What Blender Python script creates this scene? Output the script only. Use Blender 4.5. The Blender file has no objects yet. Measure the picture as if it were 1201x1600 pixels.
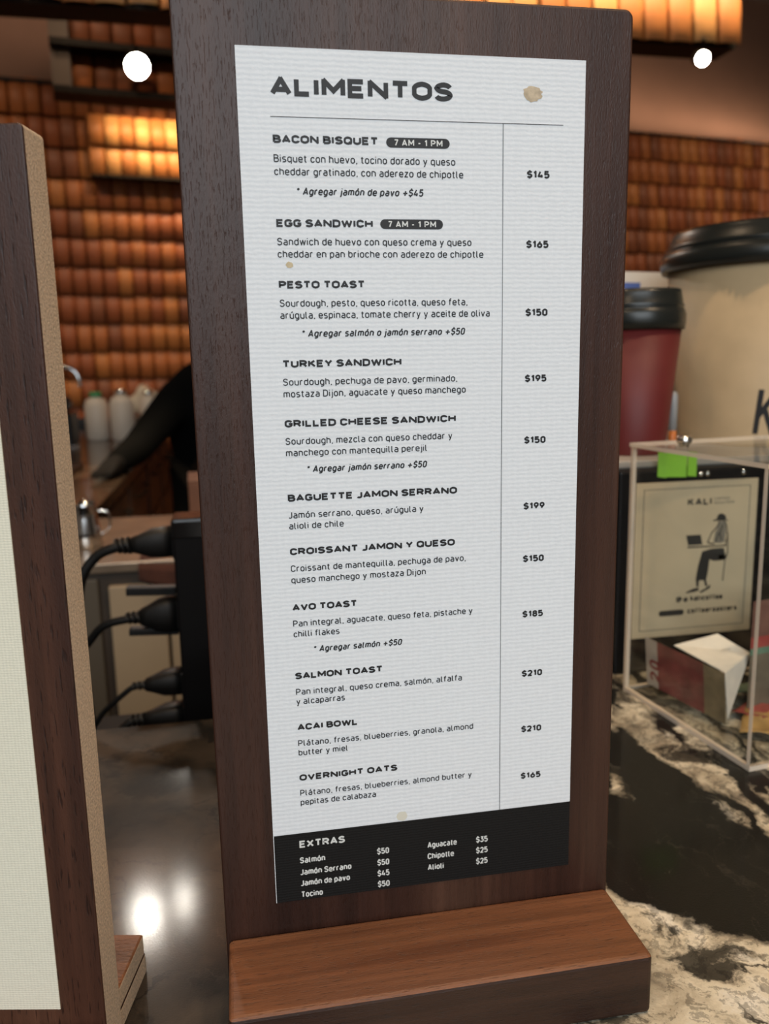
import bpy, bmesh, math, random
from mathutils import Vector, Matrix
random.seed(7)
S = bpy.context.scene
COL = S.collection
PI = math.pi

# ------------------------------------------------------------------ camera
cam = bpy.data.cameras.new('camera')
cam.sensor_fit = 'HORIZONTAL'; cam.sensor_width = 36.0
cam.lens = 1292.54 / 1201 * 36.0
cam.clip_start = 0.02; cam.clip_end = 60
cam.dof.use_dof = True; cam.dof.focus_distance = 0.382; cam.dof.aperture_fstop = 13.0
cam_ob = bpy.data.objects.new('camera', cam); COL.objects.link(cam_ob)
yaw, pitch, roll = 0.17633, 0.18192, -0.02054
fw = Vector((math.sin(yaw)*math.cos(pitch), math.cos(yaw)*math.cos(pitch), -math.sin(pitch)))
r0 = Vector((math.cos(yaw), -math.sin(yaw), 0)); u0 = r0.cross(fw)
rr = math.cos(roll)*r0 + math.sin(roll)*u0
uu = -math.sin(roll)*r0 + math.cos(roll)*u0
M = Matrix((rr, uu, -fw)).transposed().to_4x4(); M.translation = (0.01728, -0.37217, 0.31083)
cam_ob.matrix_world = M
S.camera = cam_ob

# ------------------------------------------------------------------ world, lights, exposure
S.view_settings.view_transform = 'Standard'; S.view_settings.look = 'None'
S.view_settings.gamma = 1.0; S.view_settings.use_curve_mapping = False
S.view_settings.exposure = 0.0
W = bpy.data.worlds.new('room_ambient'); S.world = W; W.use_nodes = True
W.node_tree.nodes['Background'].inputs[0].default_value = (0.55, 0.42, 0.32, 1)
W.node_tree.nodes['Background'].inputs[1].default_value = 0.15

def area(name, loc, target, sx, sy, power, col, spread=PI):
    l = bpy.data.lights.new(name, 'AREA'); l.shape = 'RECTANGLE'; l.size = sx; l.size_y = sy
    l.energy = power; l.color = col; l.spread = spread
    o = bpy.data.objects.new(name, l); COL.objects.link(o); o.location = loc
    o.rotation_euler = (Vector(target)-Vector(loc)).to_track_quat('-Z', 'Y').to_euler()
    return o
def spot(name, loc, target, power, col, ang=60, blend=.6, rad=.03):
    l = bpy.data.lights.new(name, 'SPOT'); l.energy = power; l.color = col
    l.spot_size = math.radians(ang); l.spot_blend = blend; l.shadow_soft_size = rad
    o = bpy.data.objects.new(name, l); COL.objects.link(o); o.location = loc
    o.rotation_euler = (Vector(target)-Vector(loc)).to_track_quat('-Z', 'Y').to_euler()
    return o
WARM = (1.0, .72, .46); COOL = (.86, .94, 1.0)
area('shopfront_daylight', (-0.3, -2.6, 1.35), (.1, 0, .3), 2.6, 1.6, 62, COOL)
spot('warm_counter_spot', (-.9, -.8, 1.9), (-.1, -.05, .1), 22, WARM, 50, .8, .05)
spot('warm_ledge_spot', (.35, .0, 2.0), (.1, -.03, 0), 42, WARM, 40, .8, .05)
spot('warm_till_spot', (.9, -.5, 1.9), (.5, .4, .2), 46, WARM, 60, .8, .05)
area('bulkhead_wash', (.3, 2.15, 2.15), (.3, 2.52, 1.50), 4.4, .06, 46, (1, .75, .45), math.radians(80))
area('added_panel_wash', (.05, 5.10, 2.04), (.05, 5.50, 1.62), 1.3, .05, 9, (1, .70, .38), math.radians(70))  # unseen strip added behind the hanging frame to brighten the projecting tiles
for i, (x, e) in enumerate([(-1.4, 80), (.2, 120), (2.0, 80), (3.6, 105), (5.0, 105)]):
    spot('tile_wall_spot', (x, 3.7, 2.9), (x-.1, 5.6+.17*x, .55), e, (1, .77, .54), 75, .9, .05)
area('upper_wall_wash', (1.82, 5.66, 2.07), (1.70, 6.1, 2.75), 9.0, .06, 17, (1, .76, .56), math.radians(120))
spot('frame_spot', (-.5, 2.95, 2.25), (-.35, 4.0, 1.72), 16, WARM, 50, .8, .05)
spot('aisle_spot', (-1.0, 2.9, 2.8), (-.8, 4.0, 0), 55, WARM, 80, .9, .05)
spot('work_zone_spot', (-.3, .6, 2.4), (-.2, 1.0, -.3), 52, WARM, 60, .9, .05)

# ------------------------------------------------------------------ material helpers
def mat(name):
    m = bpy.data.materials.new(name); m.use_nodes = True
    return m, m.node_tree, m.node_tree.nodes['Principled BSDF']
def simple(name, col, rough=.5, metal=0, noise=0, nscale=30, bump=0, bscale=200, emit=None, es=0, coat=0, spec=.5):
    m, t, b = mat(name)
    b.inputs['Base Color'].default_value = (*col, 1); b.inputs['Roughness'].default_value = rough
    b.inputs['Metallic'].default_value = metal; b.inputs['Coat Weight'].default_value = coat
    b.inputs['Specular IOR Level'].default_value = spec
    tc = t.nodes.new('ShaderNodeTexCoord')
    if noise:
        n = t.nodes.new('ShaderNodeTexNoise'); n.inputs['Scale'].default_value = nscale; n.inputs['Detail'].default_value = 4
        t.links.new(tc.outputs['Object'], n.inputs['Vector'])
        r = t.nodes.new('ShaderNodeValToRGB')
        r.color_ramp.elements[0].position = .3; r.color_ramp.elements[1].position = .7
        r.color_ramp.elements[0].color = (*[c*(1-noise) for c in col], 1)
        r.color_ramp.elements[1].color = (*[min(1, c*(1+noise)) for c in col], 1)
        t.links.new(n.outputs['Fac'], r.inputs['Fac']); t.links.new(r.outputs['Color'], b.inputs['Base Color'])
    if bump:
        n2 = t.nodes.new('ShaderNodeTexNoise'); n2.inputs['Scale'].default_value = bscale; n2.inputs['Detail'].default_value = 3
        t.links.new(tc.outputs['Object'], n2.inputs['Vector'])
        bp = t.nodes.new('ShaderNodeBump'); bp.inputs['Strength'].default_value = bump; bp.inputs['Distance'].default_value = .001
        t.links.new(n2.outputs['Fac'], bp.inputs['Height']); t.links.new(bp.outputs['Normal'], b.inputs['Normal'])
    if emit:
        b.inputs['Emission Color'].default_value = (*emit, 1); b.inputs['Emission Strength'].default_value = es
    return m
def N(t, k, **kw):
    n = t.nodes.new(k)
    for a, v in kw.items(): setattr(n, a, v)
    return n
def ramp(t, src, stops):
    r = t.nodes.new('ShaderNodeValToRGB'); e = r.color_ramp.elements
    while len(e) < len(stops): e.new(.5)
    for x, (p_, c) in zip(e, stops):
        x.position = p_; x.color = (*c, 1) if len(c) == 3 else c
    t.links.new(src, r.inputs['Fac']); return r.outputs['Color']
def mapped(t, scale, rot=(0, 0, 0), loc=(0, 0, 0)):
    tc = t.nodes.new('ShaderNodeTexCoord'); mp = t.nodes.new('ShaderNodeMapping')
    mp.inputs['Scale'].default_value = scale; mp.inputs['Rotation'].default_value = rot; mp.inputs['Location'].default_value = loc
    t.links.new(tc.outputs['Object'], mp.inputs['Vector']); return mp.outputs['Vector']
def noise(t, vec, scale, detail=4, rough=.5, dist=0):
    n = t.nodes.new('ShaderNodeTexNoise'); n.inputs['Scale'].default_value = scale
    n.inputs['Detail'].default_value = detail; n.inputs['Roughness'].default_value = rough; n.inputs['Distortion'].default_value = dist
    t.links.new(vec, n.inputs['Vector']); return n.outputs['Fac']
def mix(t, fac, a, b_, mode='MIX'):
    m = t.nodes.new('ShaderNodeMix'); m.data_type = 'RGBA'; m.blend_type = mode
    def put(i, v):
        if isinstance(v, (int, float)): m.inputs[i].default_value = v
        elif isinstance(v, tuple): m.inputs[i].default_value = (*v, 1) if len(v) == 3 else v
        else: t.links.new(v, m.inputs[i])
    put(0, fac); put(6, a); put(7, b_); return m.outputs[2]
def math_(t, op, a, b_=None, c=None, clamp=False):
    m = t.nodes.new('ShaderNodeMath'); m.operation = op; m.use_clamp = clamp
    for i, v in enumerate((a, b_, c)):
        if v is None: continue
        if isinstance(v, (int, float)): m.inputs[i].default_value = v
        else: t.links.new(v, m.inputs[i])
    return m.outputs[0]
def bump(t, b, h, strength, dist=.0005):
    bp = t.nodes.new('ShaderNodeBump'); bp.inputs['Strength'].default_value = strength; bp.inputs['Distance'].default_value = dist
    t.links.new(h, bp.inputs['Height']); t.links.new(bp.outputs['Normal'], b.inputs['Normal']); return bp

def wood(name, axis, dark, mid, light, rough=.42, pore=.5, off=0, bands=14, pscale=1500):
    m, t, b = mat(name)
    def sc(across, along): return tuple(along if i == axis else across for i in range(3))
    v1 = mapped(t, sc(1, .08), loc=(off, off, off))
    big = noise(t, v1, bands, 3, .55, .6)
    v2 = mapped(t, sc(1, .035), loc=(off, off, off)); fine = noise(t, v2, 170, 5, .65)
    base = ramp(t, big, [(.30, dark), (.5, mid), (.72, light)])
    finec = ramp(t, fine, [(.3, (.62, .62, .62)), (.65, (1.18, 1.18, 1.18))])
    c = mix(t, 1.0, base, finec, 'MULTIPLY')
    v3 = mapped(t, sc(1, .10), loc=(off+3, 0, 0)); pores = noise(t, v3, pscale, 2, .5)
    pm = ramp(t, pores, [(.58, (0, 0, 0)), (.66, (1, 1, 1))])
    c2 = mix(t, math_(t, 'MULTIPLY', pm, pore), c, tuple(x*.35 for x in dark))
    t.links.new(c2, b.inputs['Base Color'])
    b.inputs['Roughness'].default_value = rough; b.inputs['Specular IOR Level'].default_value = .4
    hh = math_(t, 'SUBTRACT', fine, math_(t, 'MULTIPLY', pm, 1.1))
    grit = noise(t, mapped(t, sc(1, .35)), 1500, 2)
    bump(t, b, math_(t, 'ADD', hh, grit), .35, .00030)
    return m

def paper(name, col, weave=False, sc=1.0):
    m, t, b = mat(name)
    v = mapped(t, (1, 1, 1)); n = noise(t, v, 400, 3)
    c = mix(t, n, tuple(x*.93 for x in col), tuple(min(1, x*1.04) for x in col))
    t.links.new(c, b.inputs['Base Color']); b.inputs['Roughness'].default_value = .7
    b.inputs['Specular IOR Level'].default_value = .25
    w = t.nodes.new('ShaderNodeTexWave'); w.wave_type = 'BANDS'; w.bands_direction = 'Z'
    w.inputs['Scale'].default_value = 150*sc; w.inputs['Distortion'].default_value = 2.2; w.inputs['Detail'].default_value = 2
    w.inputs['Detail Scale'].default_value = 2.0
    t.links.new(mapped(t, (1, 1, 1)), w.inputs['Vector'])
    h = w.outputs['Fac']
    w2 = t.nodes.new('ShaderNodeTexWave'); w2.wave_type = 'BANDS'; w2.bands_direction = 'X'
    w2.inputs['Scale'].default_value = 115*sc; w2.inputs['Distortion'].default_value = 1.5
    t.links.new(mapped(t, (1, 1, 1)), w2.inputs['Vector'])
    h = math_(t, 'ADD', h, math_(t, 'MULTIPLY', w2.outputs['Fac'], 1.0 if weave else .35))
    h = math_(t, 'ADD', h, math_(t, 'MULTIPLY', noise(t, v, 1100, 3), 1.1))
    bump(t, b, h, .32 if not weave else .5, .00020 if not weave else .00012)
    return m

def marble(name):
    m, t, b = mat(name)
    tc = t.nodes.new('ShaderNodeTexCoord'); P = tc.outputs['Object']
    # warp
    nz = t.nodes.new('ShaderNodeTexNoise'); nz.inputs['Scale'].default_value = 14; nz.inputs['Detail'].default_value = 6; nz.inputs['Roughness'].default_value = .6
    t.links.new(P, nz.inputs['Vector'])
    sub = N(t, 'ShaderNodeVectorMath', operation='SUBTRACT'); t.links.new(nz.outputs['Color'], sub.inputs[0]); sub.inputs[1].default_value = (.5, .5, .5)
    scl = N(t, 'ShaderNodeVectorMath', operation='SCALE'); t.links.new(sub.outputs[0], scl.inputs[0]); scl.inputs['Scale'].default_value = .075
    add = N(t, 'ShaderNodeVectorMath', operation='ADD'); t.links.new(P, add.inputs[0]); t.links.new(scl.outputs[0], add.inputs[1])
    Q = add.outputs[0]
    sp = t.nodes.new('ShaderNodeSeparateXYZ'); t.links.new(Q, sp.inputs[0]); x, y = sp.outputs[0], sp.outputs[1]
    s = math_(t, 'ADD', x, y); d = math_(t, 'SUBTRACT', x, y)
    def step(v, a, w): return math_(t, 'MULTIPLY_ADD', v, 1.0/w, -a/w+.5, clamp=True)   # 0 below a, 1 above
    A = math_(t, 'MULTIPLY', math_(t, 'SUBTRACT', 1.0, step(s, .262, .008)), step(d, .12, .03))
    B = math_(t, 'MULTIPLY', step(s, .415, .008), 1.0)
    # streaks in B, along the band direction (1,-1)
    mp = t.nodes.new('ShaderNodeMapping'); mp.inputs['Rotation'].default_value = (0, 0, PI/4+.12); mp.inputs['Scale'].default_value = (5.0, 26.0, 1)
    t.links.new(Q, mp.inputs['Vector'])
    mp.inputs['Scale'].default_value = (26.0, 5.0, 1)
    st = noise(t, mp.outputs[0], 1.0, 5, .55)
    stm = ramp(t, st, [(.47, (0, 0, 0)), (.53, (1, 1, 1))])
    B = math_(t, 'MULTIPLY', B, stm)
    # brownish stretch on the left of the slab
    L = math_(t, 'MULTIPLY', math_(t, 'SUBTRACT', 1.0, step(d, .02, .06)), 1.0)
    Lm = math_(t, 'MULTIPLY', L, ramp(t, noise(t, Q, 9, 4), [(.40, (0, 0, 0)), (.56, (1, 1, 1))]))
    speck = ramp(t, noise(t, Q, 130, 5, .7), [(.40, (0, 0, 0)), (.47, (1, 1, 1))])
    mott = noise(t, Q, 19, 6, .62)
    mottm = ramp(t, mott, [(.39, (0, 0, 0)), (.46, (1, 1, 1))])
    cream = ramp(t, noise(t, Q, 22, 6, .6), [(.32, (.13, .11, .085)), (.44, (.42, .36, .26)), (.56, (.70, .63, .48)), (.72, (.86, .83, .74))])
    # cracks
    vo = t.nodes.new('ShaderNodeTexVoronoi'); vo.feature = 'DISTANCE_TO_EDGE'; vo.inputs['Scale'].default_value = 20
    t.links.new(Q, vo.inputs['Vector'])
    crack = ramp(t, vo.outputs['Distance'], [(.008, (1, 1, 1)), (.022, (0, 0, 0))])
    crm = math_(t, 'MULTIPLY', math_(t, 'MULTIPLY', crack, math_(t, 'MAXIMUM', A, L)), ramp(t, noise(t, P, 10, 2), [(.45, (0, 0, 0)), (.55, (1, 1, 1))]))
    black = mix(t, ramp(t, noise(t, Q, 60, 6, .7), [(.68, (0, 0, 0)), (.76, (1, 1, 1))]), (.006, .006, .005), (.09, .08, .065))
    vein = ramp(t, noise(t, mp.outputs[0], 1.7, 2), [(.494, (0, 0, 0)), (.5, (1, 1, 1)), (.506, (0, 0, 0))])
    black = mix(t, math_(t, 'MULTIPLY', vein, .10), black, (.2, .17, .13))
    brown = mix(t, mottm, (.010, .008, .007), (.050, .038, .028))
    c = mix(t, Lm, black, brown)
    light = math_(t, 'MAXIMUM', A, B)
    light = math_(t, 'MULTIPLY', light, math_(t, 'MAXIMUM', mottm, .10))
    light = math_(t, 'MULTIPLY', light, math_(t, 'MAXIMUM', speck, .55))
    c = mix(t, light, c, cream)
    c = mix(t, math_(t, 'MULTIPLY', crm, .85), c, (.01, .008, .006))
    t.links.new(c, b.inputs['Base Color'])
    b.inputs['Roughness'].default_value = .5; b.inputs['Specular IOR Level'].default_value = .2
    b.inputs['Coat Weight'].default_value = .36; b.inputs['Coat Roughness'].default_value = .11
    bump(t, b, noise(t, P, 900, 3), .5, .0004)
    cb_ = t.nodes.new('ShaderNodeBump'); cb_.inputs['Strength'].default_value = .03; cb_.inputs['Distance'].default_value = .0004
    t.links.new(noise(t, P, 1100, 2), cb_.inputs['Height']); t.links.new(cb_.outputs['Normal'], b.inputs['Coat Normal'])
    return m

def acrylic(name, tint=(.975, .98, .975)):
    m = bpy.data.materials.new(name); m.use_nodes = True; t = m.node_tree
    t.nodes.remove(t.nodes['Principled BSDF']); out = t.nodes['Material Output']
    tr = t.nodes.new('ShaderNodeBsdfTransparent'); tr.inputs[0].default_value = (*tint, 1)
    gl = t.nodes.new('ShaderNodeBsdfGlossy'); gl.inputs['Roughness'].default_value = .03
    lw = t.nodes.new('ShaderNodeLayerWeight'); lw.inputs['Blend'].default_value = .5
    mx = t.nodes.new('ShaderNodeMixShader')
    t.links.new(math_(t, 'MULTIPLY_ADD', math_(t, 'POWER', lw.outputs['Facing'], 4.0), .35, .022), mx.inputs[0]); t.links.new(tr.outputs[0], mx.inputs[1]); t.links.new(gl.outputs[0], mx.inputs[2])
    t.links.new(mx.outputs[0], out.inputs[0]); return m
def acrylic_edge(name):
    m = bpy.data.materials.new(name); m.use_nodes = True; t = m.node_tree
    b = t.nodes['Principled BSDF']; out = t.nodes['Material Output']
    b.inputs['Base Color'].default_value = (.95, .80, .63, 1); b.inputs['Roughness'].default_value = .2
    tr = t.nodes.new('ShaderNodeBsdfTransparent'); mx = t.nodes.new('ShaderNodeMixShader'); mx.inputs[0].default_value = .82
    t.links.new(tr.outputs[0], mx.inputs[1]); t.links.new(b.outputs[0], mx.inputs[2]); t.links.new(mx.outputs[0], out.inputs[0])
    return m

WALNUT = wood('dark_walnut_upright', 2, (.020, .0068, .0045), (.044, .0170, .0105), (.078, .036, .022), .42, .12)
WALNUT2 = wood('walnut_upright_left', 2, (.038, .013, .008), (.075, .029, .016), (.115, .050, .028), .45, .75, 2.3, 14, 800)
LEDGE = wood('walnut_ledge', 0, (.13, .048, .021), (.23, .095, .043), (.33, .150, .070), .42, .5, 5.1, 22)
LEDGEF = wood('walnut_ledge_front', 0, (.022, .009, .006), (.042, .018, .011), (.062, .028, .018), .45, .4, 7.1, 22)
MDF = simple('speckled_mdf_edge', (.62, .49, .36), .8, noise=.28, nscale=900, bump=.4, bscale=900)
PAPER = paper('laid_white_card', (.80, .84, .88))
PAPER_L = paper('woven_cream_card', (.84, .81, .66), True, 1.9)
INKBAND = paper('black_printed_card', (.008, .008, .008), True, 1.5)
INK = simple('black_ink', (.012, .012, .014), .55)
WHITEINK = simple('white_ink', (.72, .74, .72), .6)
MARBLE = marble('black_cream_marble')
BLACKP = simple('black_plastic', (.004, .004, .005), .4, spec=.35)
BLACKM = simple('matte_black_rubber', (.006, .006, .006), .5)
LID = simple('black_cup_lid', (.014, .016, .014), .32)
KRAFT = simple('beige_cup_card', (.56, .41, .235), .55, noise=.05, nscale=40)
REDC = simple('dark_red_cup_card', (.13, .013, .012), .55, noise=.08, nscale=30)
CHROME = simple('polished_chrome', (.8, .8, .8), .12, 1)
ACR = acrylic('clear_acrylic'); ACRE = acrylic_edge('acrylic_edge')
PLASTER = simple('brown_plaster', (.23, .12, .075), .8, noise=.12, nscale=2)
DARKCEIL = simple('dark_brown_ceiling', (.07, .045, .035), .8, noise=.1, nscale=2)
METAL_D = simple('dark_bronze_metal', (.012, .009, .007), .55, spec=.15)
FLOORM = simple('dark_tile_floor', (.06, .045, .035), .35, noise=.2, nscale=5)
CREAMP = simple('cream_cabinet_paint', (.46, .34, .21), .5, noise=.05, nscale=10)
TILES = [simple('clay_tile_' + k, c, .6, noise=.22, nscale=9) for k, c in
         (('orange', (.40, .125, .035)), ('amber', (.48, .17, .045)), ('rust', (.31, .085, .028)), ('brown', (.24, .075, .03)), ('lit_honey', (.62, .29, .095)))]  # last, lightest tile has the strong light put into its colour
TILE_BACK = simple('tile_backing', (.07, .025, .012), .8)

# ------------------------------------------------------------------ mesh helpers
def new_ob(name, bm, mats, parent=None, smooth=False):
    me = bpy.data.meshes.new(name); bm.normal_update(); bm.to_mesh(me); bm.free()
    for m in (mats if isinstance(mats, (list, tuple)) else [mats]): me.materials.append(m)
    if smooth:
        for p_ in me.polygons: p_.use_smooth = True
    o = bpy.data.objects.new(name, me); COL.objects.link(o)
    if parent: o.parent = parent
    return o
def empty(name, loc=(0, 0, 0), rz=0):
    o = bpy.data.objects.new(name, None); COL.objects.link(o); o.location = loc; o.rotation_euler = (0, 0, rz)
    o.empty_display_size = .02; return o
def tag(o, label, cat, group=None, kind=None):
    if label: o['label'] = label
    if cat: o['category'] = cat
    if group: o['group'] = group
    if kind: o['kind'] = kind
    return o
def struct(o, label=None, cat=None):
    o['kind'] = 'structure'; o['label'] = label or o.name
    if cat: o['category'] = cat
    return o
def bx(bm, x0, x1, y0, y1, z0, z1, bev=0, seg=2, mi=0):
    v = [bm.verts.new(c) for c in ((x0,y0,z0),(x1,y0,z0),(x1,y1,z0),(x0,y1,z0),(x0,y0,z1),(x1,y0,z1),(x1,y1,z1),(x0,y1,z1))]
    fs = [bm.faces.new([v[i] for i in f]) for f in ((3,2,1,0),(4,5,6,7),(0,1,5,4),(1,2,6,5),(2,3,7,6),(3,0,4,7))]
    for f in fs: f.material_index = mi
    if bev:
        es = set(e for f in fs for e in f.edges)
        bmesh.ops.bevel(bm, geom=list(es), offset=bev, segments=seg, profile=.5, affect='EDGES')
    return fs
def box(name, x0, x1, y0, y1, z0, z1, m, parent=None, bev=0, seg=2, smooth=False):
    bm = bmesh.new(); bx(bm, x0, x1, y0, y1, z0, z1, bev, seg)
    return new_ob(name, bm, m, parent, smooth)
def lathe(bm, prof, seg=64, cx=0, cy=0, mi=0):
    rings = []
    for r, z in prof:
        rings.append([bm.verts.new((cx+r*math.cos(2*PI*i/seg), cy+r*math.sin(2*PI*i/seg), z)) for i in range(seg)] if r > 1e-6 else [bm.verts.new((cx, cy, z))])
    for a, b_ in zip(rings, rings[1:]):
        for i in range(seg):
            j = (i+1) % seg
            if len(a) == 1 and len(b_) == 1: continue
            if len(a) == 1: f = bm.faces.new((a[0], b_[j], b_[i]))
            elif len(b_) == 1: f = bm.faces.new((a[i], a[j], b_[0]))
            else: f = bm.faces.new((a[i], a[j], b_[j], b_[i]))
            f.material_index = mi; f.smooth = True
def tube(bm, pts, rad, seg=10, closed_ends=True):
    pts = [Vector(p_) for p_ in pts]; rings = []
    rad = rad if isinstance(rad, (list, tuple)) else [rad]*len(pts)
    up = Vector((0, 0, 1))
    for i, p_ in enumerate(pts):
        d = (pts[min(i+1, len(pts)-1)]-pts[max(i-1, 0)]).normalized()
        a = d.cross(up)
        if a.length < .05: a = d.cross(Vector((1, 0, 0)))
        a.normalize(); b_ = d.cross(a)
        rings.append([bm.verts.new(p_+rad[i]*(math.cos(2*PI*k/seg)*a+math.sin(2*PI*k/seg)*b_)) for k in range(seg)])
    for a, b_ in zip(rings, rings[1:]):
        for k in range(seg):
            f = bm.faces.new((a[k], a[(k+1) % seg], b_[(k+1) % seg], b_[k])); f.smooth = True
    if closed_ends: bm.faces.new(rings[0]); bm.faces.new(rings[-1][::-1])
def bez(p, n=16):
    out = []
    P = [Vector(q) for q in p]
    for i in range(len(P)-1):
        a, b_ = P[i], P[i+1]; pa = P[i-1] if i else a; nb = P[i+2] if i+2 < len(P) else b_
        for k in range(n):
            t = k/n; t2 = t*t; t3 = t2*t
            out.append(.5*((2*a)+(b_-pa)*t+(2*pa-5*a+4*b_-nb)*t2+(-pa+3*a-3*b_+nb)*t3))
    out.append(P[-1]); return out

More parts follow.
